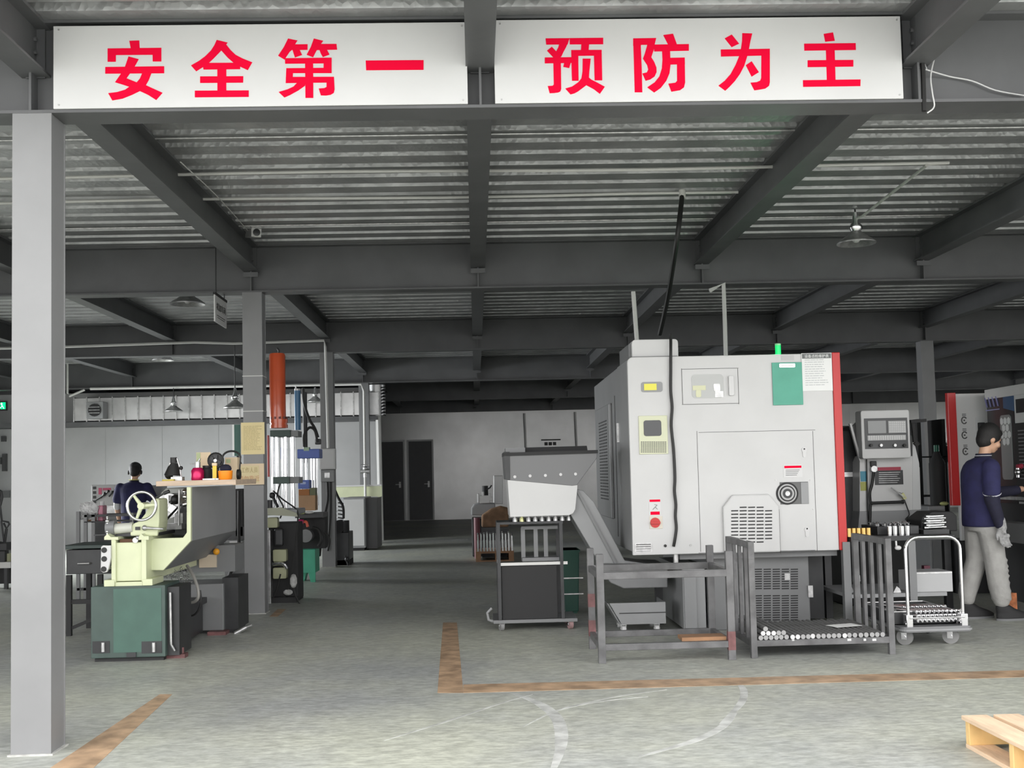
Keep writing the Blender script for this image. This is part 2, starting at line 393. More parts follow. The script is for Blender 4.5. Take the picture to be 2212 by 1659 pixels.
GL = {'安': ((220, 80), [[(705,100),(960,90),(970,290),(745,300)], [(150,295),(1525,278),(1525,455),(155,465)], [(150,295),(360,295),(360,635),(150,635)], [(1298,290),(1525,285),(1525,628),(1305,628)],
 [(90,770),(1597,750),(1597,930),(90,940)], [(685,500),(945,570),(840,760),(710,950),(635,1055),(520,1215),(340,1160),(480,960),(600,750)], [(640,1060),(900,1165),(1140,1240),(1555,1430),(1395,1615),(1180,1480),(975,1385),(700,1275),(520,1215)], [(1035,930),(1270,930),(1200,1110),(1130,1230),(975,1385),(780,1480),(530,1580),(270,1625),(165,1440),(400,1410),(600,1350),(700,1280),(900,1160),(980,1060)]]),
 '全': ((405, 80), [[(750,75),(1030,145),(860,355),(700,520),(560,655),(400,770),(225,880),(90,730),(300,610),(460,490),(600,350),(690,210)], [(960,130),(990,190),(1100,330),(1230,455),(1400,545),(1660,650),(1545,850),(1350,760),(1180,660),(1030,530),(860,340),(850,200)],
 [(390,665),(1350,660),(1350,825),(410,835)], [(325,1010),(1430,1005),(1425,1170),(325,1178)], [(190,1375),(1570,1368),(1570,1535),(190,1545)], [(765,800),(995,800),(995,1400),(768,1400)]]),
 '第': ((592, 75), [[(360,100),(600,150),(540,245),(480,370),(400,440),(320,560),(270,640),(105,540),(250,320)], [(470,250),(860,245),(858,390),(450,395)], [(470,380),(660,395),(720,520),(535,585),(500,480)],
 [(1020,100),(1260,160),(1200,240),(1110,370),(1060,460),(1000,580),(835,515),(940,320)], [(1100,240),(1600,238),(1615,385),(1090,395)], [(1160,380),(1360,395),(1420,510),(1250,575),(1200,490)],
 [(280,605),(1470,590),(1475,735),(285,745)], [(1270,600),(1475,590),(1475,985),(1270,985)], [(315,860),(1475,850),(1475,985),(315,985)], [(315,860),(490,860),(480,1100),(300,1235)], [(305,1085),(1535,1080),(1535,1225),(300,1240)], [(315,985),(480,985),(480,1100),(305,1100)],
 [(795,680),(1000,680),(1005,1620),(805,1620)], [(600,1225),(810,1225),(790,1310),(620,1430),(400,1550),(265,1610),(120,1470),(350,1400),(500,1330)], [(1345,1100),(1535,1085),(1550,1400),(1530,1490),(1450,1540),(1330,1560),(1200,1555),(1145,1380),(1290,1370),(1345,1340)]]),
 '预': ((1168, 70), [[(125,155),(745,150),(720,205),(690,310),(140,315)], [(475,290),(690,290),(650,380),(580,510),(530,620),(320,640),(400,480),(450,380)], [(285,370),(370,460),(450,540),(520,640),(320,640),(160,470)], [(105,645),(960,635),(960,780),(105,795)], [(320,640),(515,640),(525,1450),(505,1510),(450,1540),(340,1555),(230,1560),(180,1375),(300,1370),(335,1340)], [(600,790),(780,740),(730,915),(575,885)],
 [(740,150),(1600,140),(1600,305),(745,310)], [(1040,300),(1240,300),(1225,470),(1030,470)], [(780,455),(1560,450),(1560,595),(785,605)], [(780,500),(960,500),(970,1240),(800,1240)], [(1360,500),(1560,500),(1575,1230),(1380,1230)], [(1075,675),(1280,675),(1245,1000),(1235,1160),(1160,1360),(1080,1420),(960,1510),(860,1565),(765,1590),(630,1440),(800,1390),(960,1280),(1040,1180),(1070,1000)], [(1235,1160),(1290,1210),(1450,1290),(1640,1395),(1515,1575),(1350,1450),(1160,1350),(1110,1250)]]),
 '防': ((1355, 65), [[(150,215),(740,205),(700,375),(160,385)], [(150,220),(345,380),(370,1000),(385,1595),(190,1595),(165,700)], [(150,215),(350,215),(350,400),(150,400)], [(510,380),(715,375),(660,560),(615,700),(690,820),(745,960),(750,1080),(700,1190),(590,1265),(470,1300),(385,1115),(500,1085),(535,1010),(510,900),(400,735),(450,600)], [(920,130),(1170,95),(1270,370),(1050,385)], [(680,375),(1575,360),(1575,530),(690,550)],
 [(890,530),(1095,530),(1105,900),(1080,1110),(1000,1300),(860,1480),(690,1600),(510,1470),(700,1340),(820,1190),(885,980),(900,760)], [(1080,715),(1470,705),(1475,875),(1090,885)], [(1270,760),(1470,760),(1480,1350),(1450,1470),(1350,1540),(1130,1580),(1050,1375),(1230,1350),(1275,1300)]]),
 '为': ((1540, 65), [[(480,115),(670,350),(480,440),(300,215)], [(200,500),(1455,480),(1455,650),(205,680)], [(750,80),(1005,90),(960,280),(915,520),(870,700),(800,920),(690,1130),(560,1310),(430,1450),(315,1555),(140,1425),(300,1300),(450,1130),(580,890),(665,680),(720,460),(745,280)], [(990,800),(1175,1080),(990,1195),(840,900)], [(1240,560),(1455,500),(1455,1340),(1435,1430),(1340,1500),(1200,1525),(1060,1545),(960,1350),(1120,1335),(1210,1295),(1235,1230)]]),
 '主': ((1720, 60), [[(700,160),(940,120),(985,335),(740,360)], [(200,410),(1520,395),(1525,570),(205,588)], [(290,835),(1460,825),(1460,995),(290,1010)], [(170,1345),(1645,1325),(1640,1495),(175,1515)], [(755,500),(980,500),(1005,1400),(785,1400)]]),
 '一': ((782, 127), [[(790-782,131-127),(915-782,130-127),(915-782,151-127),(791-782,152-127)]])}

# ---------------- slogan panels ----------------
def slogan(pxl, chars, name_label, xoff):
    yf = Y1-.012
    a = P(pxl[0], 236, yf); b = P(pxl[1], 233, yf); zt_ = Z((pxl[0]+pxl[1])/2, pxl[2], yf)
    z0 = ZB+.017
    t = thing('safety_slogan_board', name_label, 'sign', ((a.x+b.x)/2, yf, z0), 'slogan boards on the front beam')
    link('board', MB().box(a.x, b.x, yf, yf+.012, z0, zt_), white, t, .002)
    for ch, cx, cy, w_, h_, off in chars:
        mb = MB(); (ox, oy), polys = GL[ch]; k_ = 1 if ch == '一' else 11.853
        for q_, pl_ in enumerate(polys):
            pp = [P(ox+a_/k_, oy+b_/k_, yf) for a_, b_ in pl_]; mb.prism([(v.x, v.z) for v in pp], 'y', yf-.0022-.00006*q_, yf)
        link('red_character', mb, sred, t)
    for px_ in (pxl[0]+12, pxl[1]-12):
        for zz in (z0+.02, zt_-.02): link('fixing_screw', MB().cyl((X(px_, 140, yf), yf-.003, zz), (X(px_, 140, yf), yf, zz), .005, n=8), zinc, t)
slogan((115, 1011, 52), [('安', 291, 152, 128, 128, .036), ('全', 480, 149, 129, 124, .036), ('第', 666, 148, 127, 129, .036), ('一', 853, 143, 125, 17, .0)], 'white board on the left with four red Chinese characters starting the slogan', 0)
slogan((1070, 1953, 39), [('预', 1242, 140, 128, 126, .036), ('防', 1427, 136, 121, 127, .036), ('为', 1609, 134, 112, 124, .036), ('主', 1796, 130, 124, 116, .036)], 'white board on the right with four red Chinese characters ending the slogan', 0)

# ---------------- conduits under the deck ----------------
def sag(px0, px1, Y, zc=None, n=9, dip=0):
    a, b = X(px0[0], px0[1], Y), X(px1[0], px1[1], Y); z_ = ZT-.03
    return [(a+(b-a)*i/n, Y, z_-dip*math.sin(PI*i/n)**2) for i in range(n+1)]
def Yat(px, py, z):  # depth at which height z shows at that pixel
    return F(px, py, z).y
y1 = Yat(700, 372, ZT-.03); y2 = Yat(700, 427, ZT-.03)
xe = X(2003, 350, y1)
lampY = 10.4; lt = P(1850, 472, lampY)
cond([(-7.5, y1, ZT-.03)]+[(-5+.8*i, y1, ZT-.035-.01*math.sin(i)) for i in range(12)]+[(xe-.02, y1, ZT-.035), (xe, y1+.02, ZT-.04), tuple(lt+(Vector((xe, y1, ZT-.04))-lt)*.1+Vector((0, 0, -.02))), tuple(lt)], .013, 'pale conduit under the deck in the first bay that bends to the pendant lamp')
cond([(-7.5, y2, ZT-.03)]+[(-5+.8*i, y2, ZT-.035-.01*math.cos(i)) for i in range(9)]+[(X(1595, 430, y2), y2, ZT-.035)], .013, 'pale conduit under the deck in the first bay ending near the black cable')
for k, (py, lab) in enumerate(((297, 'thin bright strip modelled for a deck glint nearest the slogan beam under the deck'), (487, 'thin bright strip modelled for a deck glint just before the second crossbeam'))):
    yy = Yat(700, py, ZT-.02); cond([(-9.5, yy, ZT-.012), (13, yy, ZT-.012)], .008, lab, zinc, 'deck_glint_strip', 'glint strip')  # bright strips stand in for glints along the deck joints
# conduits further back
yc = 17.15
zc = Z(560, 741, yc)
cond([(-9.8, yc, zc-.02), (X(142, 745, yc), yc, zc), (X(420, 738, yc), yc, zc+.03), (X(505, 741, yc), yc, zc), (X(700, 735, yc), yc, zc+.02), (X(703, 760, yc), yc, zc-.08), (X(709, 965, yc), yc, Z(709, 968, yc))], .02, 'white conduit crossing before the third crossbeam and dropping to the white junction box')
yd = 22.85
cond([(X(195, 840, yd), yd, Z(195, 840, yd)), (X(780, 830, yd), yd, Z(780, 830, yd)), (X(786, 840, yd), yd, Z(786, 845, yd)), (X(790, 1140, yd), yd, Z(790, 1140, yd))], .026, 'long white pipe above the duct that turns down the column behind the grey cabinet')
cond([(X(146, 760, yd), yd, ZT), (X(146, 850, yd), yd, Z(146, 850, yd)), (X(150, 856, yd), yd, Z(150, 856, yd)), (X(183, 842, yd), yd, Z(183, 842, yd))], .022, 'short white pipe dropping from the ceiling with a slanting end left of the duct')
vb = MB(); v0 = P(789, 1018, yd-.05); vb.cyl((v0.x-.09, v0.y, v0.z), (v0.x+.09, v0.y, v0.z), .05).ball((v0.x, v0.y-.03, v0.z+.06), .05).cyl((v0.x-.08, v0.y, v0.z+.12), (v0.x+.08, v0.y, v0.z+.12), .02).cyl((v0.x, v0.y, v0.z-.12), (v0.x, v0.y, v0.z+.12), .04)
tag(link('pipe_valve', vb, zinc), 'metal valve on the pipe above the tall grey cabinet', 'valve')
# standing white drops behind the lathe
ym = 11.0
cond([P(1368, 630, ym), P(1379, 778, ym)], .022, 'white vertical pipe above the raised left box of the white lathe')
yk = 11.4
cond([P(1533, 628, yk), P(1563, 612, yk), P(1566, 700, yk), P(1568, 775, yk)], .022, 'white bent pipe rising from behind the white lathe top to the second crossbeam')
# black power cable to the lathe
k0 = P(1474, 425, y2); ys = 9.62
def smooth(pts, n=5):
    pts = [Vector(p) for p in pts]; out = []
    for i in range(len(pts)-1):
        p0, p1, p2, p3 = pts[max(i-1, 0)], pts[i], pts[i+1], pts[min(i+2, len(pts)-1)]
        for k in range(n):
            t = k/n; out.append(.5*((2*p1)+(-p0+p2)*t+(2*p0-5*p1+4*p2-p3)*t*t+(-p0+3*p1-3*p2+p3)*t**3))
    return out+[pts[-1]]
cond(smooth([(k0.x, y2, ZT-.05), P(1462, 520, 9.4), P(1443, 640, 10.2), P(1425, 722, 10.6)]), .022, 'thick black power cable hanging from the deck to behind the white lathe', black, 'power_cable', 'cable')
cb_ = MB().cyl((k0.x, y2, ZT-.09), (k0.x, y2, ZT-.01), .03); tag(link('junction_box', cb_, conduit), 'small white junction fitting on the deck above the black cable', 'junction box')

# ---------------- pendant lamps ----------------
def lamp(px, py, Y, dia, zup, label, lit=0):
    c = P(px, py, Y); r = dia/2; z = c.z
    t = thing('pendant_lamp', label, 'lamp', (c.x, Y, z), 'shaded pendant lamps')
    link('lamp_shade', MB().lathe([(r, 0), (r, .012), (r*.85, .035), (r*.45, .085), (r*.25, .12), (r*.25, .125), (r*.22, .12), (r*.43, .08), (r*.82, .03), (r*.97, .004), (r, 0)], (c.x, Y, z)), zinc, t)
    link('lamp_neck', MB().lathe([(r*.25, .12), (r*.34, .15), (r*.34, .17), (r*.2, .2), (r*.14, .26), (.02, .28), (.02, .30)], (c.x, Y, z)), chrome, t)
    link('bulb', MB().ball((c.x, Y, z+.05), .04, 12), white, t)
    link('suspension_cord', MB().cyl((c.x, Y, z+.29), (c.x, Y, max(z+.35, zup)), .008, n=6), dark, t)
    return t
lamp(1850, 527, 10.4, .36, ZT-.02, 'pendant lamp with bright shade under the first bay at the right')
lamp(405, 658, 12.4, .38, ZT-.02, 'pendant lamp left of the hanging white sign')
lamp(352, 779, 18.3, .34, ZT-.02, 'dim pendant lamp seen through the gap between the third and fourth crossbeams')
lamp(375, 889, 22.8, .37, Z(375, 838, 22.8), 'pendant lamp in front of the duct over the working man')
lamp(508, 882, 17.1, .34, Z(508, 745, 17.1), 'pendant lamp on a long black cord left of the notice column')
lamp(681, 869, 22.85, .33, Z(681, 838, 22.85), 'pendant lamp beside the column with the white junction box')
lamp(1155, 648, 16.2, .16, ZT-.02, 'tiny dark pendant lamp beyond the second crossbeam near the aisle middle')

# ---------------- CCTV camera on second crossbeam ----------------
c = P(547, 503, 10.9)
t = thing('security_camera', 'small white CCTV camera on the bracket near the top of the notice column', 'camera', tuple(c))
mm = MB(Matrix.Translation(c) @ Matrix.Rotation(.5, 4, 'Z') @ Matrix.Rotation(.15, 4, 'X'))
link('camera_body', MB(mm.m).box(-.05, .05, -.10, .10, -.045, .045), white, t, .006)
link('sun_hood', MB(mm.m).box(-.06, .06, -.13, .11, .045, .055), white, t)
link('lens', MB(mm.m).cyl((0, -.11, 0), (0, -.098, 0), .035), glass, t)
link('mount_rod', MB().cyl((c.x, c.y, c.z+.05), (c.x, c.y, ZT-.01), .012).cyl((c.x, c.y, ZT-.02), (c.x, c.y, ZT-.005), .04), conduit, t)
# cables running from camera along the joist
cond(smooth([(c.x-.05, c.y, c.z+.02), P(470, 425, 9.3), P(390, 350, 7.9)]), .004, 'thin cable along the left joist to the CCTV camera', conduit, 'thin_cable', 'cable')

# hanging sign (edge-on, on two rods)
yy = 11.35; a = P(463, 634, 11.2); b = P(488, 650, 11.75)
sx0, sx1 = a.x, b.x; zt1, zb1 = Z(463, 636, 11.2), Z(463, 694, 11.2)
t = thing('hanging_sign', 'small white sign hanging on two rods left of the notice column', 'sign', ((a.x+b.x)/2, 11.45, zb1))
d = (Vector((b.x, 11.75, 0))-Vector((a.x, 11.2, 0))); Ls = d.length; ang = math.atan2(d.y, d.x)
R_ = Matrix.Translation((a.x, 11.2, 0)) @ Matrix.Rotation(ang, 4, 'Z')
link('sign_board', MB(R_).box(0, Ls, -.006, .006, zb1, zt1), white, t)
link('top_rail', MB(R_).box(-.01, Ls+.01, -.012, .012, zt1, zt1+.025), blackm, t)
for q in (.08, Ls-.08): link('hanger_rod', MB(R_).cyl((q, 0, zt1+.02), (q, 0, ZT-.01), .006, n=6), dark, t)
tm = MB(); text_on(tm, '机加车间', 0, 0, 0, Ls*.78, .06*1.3, .001, .02); tt = MB(R_ @ Matrix.Translation((Ls/2, -.008, (zt1+zb1)/2+.03))); tt.add(tm.v, tm.f); link('sign_lettering', tt, ink, t)
link('small_lettering', MB(R_).box(Ls*.15, Ls*.85, -.008, -.006, zb1+.07, zb1+.078).box(Ls*.2, Ls*.8, -.008, -.006, zb1+.05, zb1+.057), ink, t)

# ---------------- duct along the partition ----------------
yq0, yq1 = 23.5, 24.1
xa, xb = X(160, 870, yq0), X(818, 870, yq0); zb_, zt_ = Z(500, 903, yq0), Z(500, 853, yq0)
t = thing('ventilation_duct', 'galvanised ventilation duct running along the top of the partition', 'duct', ((xa+xb)/2, 23.8, zb_))
link('duct_body', MB().box(xa, xb, yq0, yq1, zb_, zt_), sheet, t, .01)
n = int((xb-xa)/.25)
for i in range(n+1):
    x = xa+(xb-xa)*i/n; link('seam_flange', MB().box(x-.012, x+.012, yq0-.02, yq1, zb_-.015, zt_+.015), zinc, t)
link('support_ledge', MB().box(-10.1, X(815, 900, yq0), yq0-.05, yq1+.05, zb_-.10, zb_-.02), steel, t)
ex = P(810, 860, 23.45); e0 = X(800, 860, 23.45); r_ = .15
link('round_elbow', MB().cyl((ex.x, 23.75, Z(810, 897, 23.5)), (ex.x, 23.75, Z(810, 830, 23.5)), .19, n=20), sheet, t)
sp = [(ex.x+.14+.06*math.cos(a), 23.62+.02*math.sin(a), Z(820, 897, 23.5)+.6*a/(2*PI*9)) for a in [i*.6 for i in range(95)]]
link('spiral_hose', MB().tube(sp, .012, 5), dark, t)
fb0, fb1 = P(190, 905, 23.3), P(226, 868, 23.3)
t = thing('duct_fan_outlet', 'square box with round fan grille at the left end of the duct', 'fan', ((fb0.x+fb1.x)/2, 23.3, fb0.z))
link('fan_housing', MB().box(fb0.x, fb1.x, 23.2, 23.48, fb0.z, fb1.z), mgrey2, t, .01)
fx, fz = (fb0.x+fb1.x)/2, (fb0.z+fb1.z)/2; link('fan_opening', MB().cyl((fx, 23.18, fz), (fx, 23.2, fz), .13), blackm, t)
for q in (-.06, 0, .06): link('grille_bar', MB().bar((fx-.11, 23.17, fz+q), (fx+.11, 23.17, fz+q), .012), zinc, t)
cond([(X(817, 897, 23.6), 23.6, Z(817, 897, 23.6)), (X(817, 897, 23.6)+.02, 23.6, .03)], .055, 'tall white vertical drain pipe at the right end of the partition')

# cream rail bench + tall grey cabinet at partition
ya = 22.6
b0, b1 = P(690, 1076, ya), P(822, 1050, ya)
t = thing('cream_side_rail', 'cream coloured rail panel behind the tall grey cabinet', 'rail', ((b0.x+b1.x)/2, ya+.3, 0))
link('rail_panel', MB().box(b0.x, b1.x, ya+.32, ya+.36, b0.z, b1.z), cream, t)
link('rail_top', MB().box(b0.x, b1.x, ya+.29, ya+.38, b1.z, b1.z+.03), white, t)
for x in (b0.x+.1, b1.x-.06): link('rail_post', MB().box(x-.03, x+.03, ya+.33, ya+.39, 0, b1.z), cream, t)
yc_ = 21.0; a, b = X(742, 1180, yc_), X(790, 1180, yc_); zt_ = Z(766, 1075, yc_)
t = thing('grey_cabinet', 'tall light grey steel cabinet standing before the partition', 'cabinet', ((a+b)/2, yc_+.4, 0))
link('cabinet_body', MB().box(a, b, yc_, yc_+1.2, .05, zt_), mgrey2, t, .008)
link('cabinet_door', MB().box(a+.02, b-.02, yc_-.015, yc_, .09, zt_-.03), mwhite, t, .004)
link('plinth', MB().box(a+.03, b-.03, yc_+.03, yc_+1.1, 0, .05), blackm, t)
link('side_panel', MB().box(b, b+.2, yc_+.2, yc_+1.2, .02, zt_-.02), doorg, t)

# column fittings: notices, boxes
yn = rows[1]-.01
def sheet_on(name, label, cat, p0, p1, Y, m, lines=0, lm=None, th=.004, hdr=None):
    a = P(p0[0], p1[1], Y); b = P(p1[0], p0[1], Y)
    t = thing(name, label, cat, ((a.x+b.x)/2, Y, a.z))
    link('sheet', MB().box(a.x, b.x, Y, Y+th, a.z, b.z), m, t)
    if lines:
        H = b.z-a.z; W = b.x-a.x
        lb = MB(); random.seed(len(label))
        for i in range(lines):
            z = b.z-H*(.12+.78*i/lines); e = b.x-W*(.1+.25*random.random()); x = a.x+W*.1
            while x < e:
                l = W*random.uniform(.05, .2); lb.box(x, min(x+l, e), Y-.001, Y, z-H*.008, z+H*.008); x += l+W*.02
        link('printed_lines', lb, lm or ink, t)
    return t, a, b
tan = mat('faded_print', (.50, .40, .20), .8)
sheet_on('paper_notice', 'yellow printed notice taped on the column above the cardboard sign', 'notice', (521, 912), (571, 982), yn, ypaper, 17, tan)
c0 = P(503, 1048, yn-.03); c1 = P(570, 1001, yn-.03)
t = thing('cardboard_sign', 'pale cardboard sign with handwriting fixed on the column at the lathe', 'sign', ((c0.x+c1.x)/2, yn, c0.z))
link('card_sheet', MB().box(c0.x, c1.x, yn-.03, yn-.005, c0.z, c1.z), cardl, t)
link('card_face', MB().box(c0.x+.02, c1.x-.05, yn-.032, yn-.03, c0.z+.02, c1.z-.02), mat('yellowed_card', (.70, .60, .36), .8), t)
for s_, zz, xs_ in (('非工作人员', .70, .47), ('请勿靠近', .30, .52)):
    tm = MB(); text_on(tm, s_, c0.x+(c1.x-c0.x)*xs_, yn-.034, c0.z+(c1.z-c0.z)*zz, (c1.x-c0.x)*.66, (c1.z-c0.z)*.26, .001); link('handwriting', tm, tan if zz > .5 else mat('faded_red_ink', (.55, .30, .17), .8), t)
a = P(502, 985, yn+.05); b = P(519, 917, yn+.05)
t = thing('clipboard', 'dark green clipboard hung beside the yellow notice column', 'clipboard', ((a.x+b.x)/2, yn+.05, a.z))
link('board', MB().box(a.x+.02, b.x, yn+.05, yn+.06, a.z, b.z), mat('dark_teal', (.02, .09, .07), .5), t)
link('paper_edge', MB().box(a.x, a.x+.02, yn+.05, yn+.06, a.z, b.z), paper, t)
link('hanging_strap', MB().tube([(a.x+.05, yn+.055, a.z), (a.x+.09, yn+.055, a.z-.1)], .012), black, t)
for k, py in enumerate((813, 889)):
    bd = MB(); zz = Z(545, py, rows[1]); bd.box(XL-.004, XL+CW+.004, rows[1]-.004, rows[1]+CW+.004, zz, zz+.008)
    tag(link('wire_band', bd, conduit), 'thin white wire tied round the notice column, %s' % ('upper one' if k == 0 else 'lower one above the notice'), 'wire')
# col 3 junction box
yj = rows[2]-.12
a = P(690, 1014, yj); b = P(724, 969, yj)
t = thing('junction_box', 'white electrical box on the third column below the conduit', 'electrical box', ((a.x+b.x)/2, yj, a.z))
link('box_body', MB().box(a.x, b.x, yj, yj+.115, a.z, b.z), mwhite, t, .004)
link('box_lid', MB().box(a.x+.015, b.x-.015, yj-.006, yj, a.z+.015, b.z-.015), white, t, .003)
a = P(693, 1041, yj); b = P(721, 1015, yj)
t = thing('breaker_box', 'small grey switch box right under the white electrical box', 'electrical box', ((a.x+b.x)/2, yj, a.z))
link('box_body', MB().box(a.x, b.x, yj, yj+.115, a.z, b.z), mgrey2, t, .004)
link('switch', MB().box(a.x+.06, b.x-.06, yj-.02, yj, a.z+.06, b.z-.04), zinc, t)
cond(smooth([P(707, 1041, yj+.05), P(708, 1080, yj), P(700, 1120, yj-.1), P(694, 1165, yj-.3), P(690, 1200, yj-.5)]), .022, 'black cable dropping from the grey switch box', black, 'power_cable', 'cable')
cond(smooth([P(714, 1041, yj+.10), P(714, 1100, yj+.09), P(711, 1150, yj+.06), (P(708, 1190, yj+.05))]), .018, 'second black cable beside the first under the switch box', black, 'power_cable', 'cable')
# right wires at the slogan board end
yv = Y1+.02
cond(smooth([P(1990, 100, yv), P(1994, 160, yv), P(1996, 240, yv-.02)]), .013, 'black cable bundle hanging over the front beam right of the slogan board', black, 'power_cable', 'cable')
cond(smooth([P(2024, 105, yv+.05), P(2011, 160, yv), P(2014, 200, yv-.03), P(2018, 230, yv-.03), P(2003, 244, yv-.03)]), .004, 'thin white wire looping down over the front beam', white, 'thin_wire', 'wire')
cond(smooth([P(1999, 150, yv), P(2050, 165, yv+.05), P(2100, 175, yv+.05), P(2150, 195, yv+.05), P(2215, 207, yv+.05)]), .004, 'thin white wire trailing right along the front beam', white, 'thin_wire', 'wire')
cond(smooth([P(2003, 152, yv), P(1994, 128, yv+.02), P(1990, 110, yv), P(1996, 118, yv)]), .003, 'short white wire tie on the black cable bundle', white, 'wire_tie', 'wire')
# emergency exit sign and switch plates on the partition at far left
ye = yP-.06
a = P(-2, 887, ye); b = P(14, 866, ye)
t = thing('exit_sign', 'green lit running man exit sign on the wall at far left', 'exit sign', ((a.x+b.x)/2, ye, a.z))
link('sign_case', MB().box(a.x, b.x, ye, ye+.05, a.z, b.z), doorg, t)
link('lit_face', MB().box(a.x+.03, b.x-.02, ye-.006, ye, a.z+.03, b.z-.03), mat('exit_green', (.0, .3, .12), .5, emit=(0, .8, .3, .35)), t)
link('figure', MB().ball((b.x-.1, ye-.01, b.z-.06), .02).bar((b.x-.1, ye-.01, b.z-.07), (b.x-.08, ye-.01, a.z+.09), .03, .008).bar((b.x-.08, ye-.01, a.z+.1), (b.x-.13, ye-.01, a.z+.05), .02, .008).bar((b.x-.08, ye-.01, a.z+.1), (b.x-.05, ye-.01, a.z+.04), .02, .008), mat('lit_white_green', (.6, .9, .6), .5, emit=(.5, 1, .6, .7)), t)
for k, (p0, p1) in enumerate((((2, 942), (12, 954)), ((4, 980), (14, 1018)), ((-6, 988), (3, 1003)))):
    a = P(p0[0], p1[1], ye); b = P(p1[0], p0[1], ye)
    o = link('wall_box', MB().box(a.x, b.x, ye, ye+.05, a.z, b.z).box(a.x+.02, b.x-.02, ye-.01, ye, a.z+.02, b.z-.02), doorg); tag(o, ['small dark box on the far left wall under the exit sign', 'tall dark box on the far left wall below the small one', 'dark box cut by the frame on the far left wall'][k], 'wall box')

def PX(px, py, Xp):
    r = ray(px, py); t = Xp/r.x; return Vector((Xp, r.y*t, CAMZ+r.z*t))
def caster(p, top, r, parent, m=None, ang=0, w=.03):
    """wheel touching the floor below p with fork up to height top"""
    o = link('caster', MB(Matrix.Translation((p[0], p[1], 0)) @ Matrix.Rotation(ang, 4, 'Z')).cyl((-w/2, 0, r), (w/2, 0, r), r, n=18), m or mat('grey_rubber', (.25, .25, .25), .5), parent)
    mb = MB(Matrix.Translation((p[0], p[1], 0)) @ Matrix.Rotation(ang, 4, 'Z'))
    mb.box(-w/2-.008, -w/2-.003, -r*.35, r*.35, r*.7, top-.01).box(w/2+.003, w/2+.008, -r*.35, r*.35, r*.7, top-.01).box(-w/2-.01, w/2+.01, -r*.5, r*.5, top-.012, top).cyl((-w/2-.012, 0, r), (w/2+.012, 0, r), r*.25, n=8)
    link('fork', mb, chrome, o)

# ================= main white lathe =================
YF = 9.30
fx0 = X(1361, 985, YF); fx1 = X(1819, 980, YF); fz0 = Z(1595, 1194, YF); fz1 = Z(1590, 767, YF)
t = thing('cnc_lathe', 'big white machining lathe with a red right edge and green signal lamp', 'machine', ((fx0+fx1)/2, YF+1.3, 0))
lathe = t
def fp(px, py, Y=YF): v = P(px, py, Y); return v.x, v.z
def frect(mb, x0, y0, x1, y1, ya, yb, r=0, Y=YF):
    xa, za = fp(x0, (y0+y1)/2, Y); xb, zb = fp(x1, (y0+y1)/2, Y); z1 = fp((x0+x1)/2, y0, Y)[1]; z0 = fp((x0+x1)/2, y1, Y)[1]
    if r: mb.prism(rrect(xa, xb, z0, z1, r), 'y', ya, yb)
    else: mb.box(xa, xb, ya, yb, z0, z1)
    return mb
link('front_panel', MB().prism(rrect(fx0, fx1-.055, fz0, fz1, .045, 5, (0, 1, 0, 0)), 'y', YF, YF+.05), mwhite, t, .006)
link('red_edge_strip', MB().box(fx1-.055, fx1+.012, YF-.012, YF+.07, fz0, fz1+.006), red, t, .006)
YB = 12.05
side = MB().prism([(YF+.05, fz0+.02), (YB, fz0+.0), (YB, fz1-.03), (YF+.05, fz1-.01)], 'x', fx0+.012, fx1-.02)
link('housing', side, mgrey2, t, .01)
link('front_hood_side', MB().prism([(YF+.04, fz0+.05), (YF+.7, fz0+.05), (YF+.7, fz1-.02), (YF+.04, fz1-.02)], 'x', fx0+.004, fx0+.012), mgrey2, t)
# side service door with vent and handle
sx = fx0+.012
vd = MB().box(sx-.03, sx, 10.55, 11.75, fz0+.25, fz0+1.33); link('side_vent_cover', vd, mgrey2, t, .01)
sl = MB()
for i in range(7):
    for j in range(26): sl.box(sx-.032, sx-.029, 10.75+.10*i, 10.75+.10*i+.06, fz0+.42+.03*j, fz0+.42+.03*j+.014)
link('vent_slots', sl, blackm, t)
link('side_handle', MB().box(sx-.025, sx, 10.02, 10.06, fz0+.95, fz0+1.12), zinc, t)
link('side_seam', MB().box(sx-.004, sx, 10.3, 10.308, fz0+.1, fz1-.25).box(sx-.004, sx, 9.95, 9.955, fz0+.1, fz1-.1), blackm, t)
# raised electric cabinet top-left
tx0, tx1 = X(1365, 750, YF+.06), X(1465, 750, YF+.06); tz = Z(1415, 733, YF+.06)
link('raised_top_box', MB().prism(rrect(tx0, tx1, fz1-.03, tz, .03, 4, (1, 1, 0, 0)), 'y', YF+.06, YF+.75), mwhite, t, .004)
link('top_box_grille', MB().box(tx0-.02, tx0-.001, YF+.12, YF+.72, fz1-.0, tz-.03), mgrey, t)
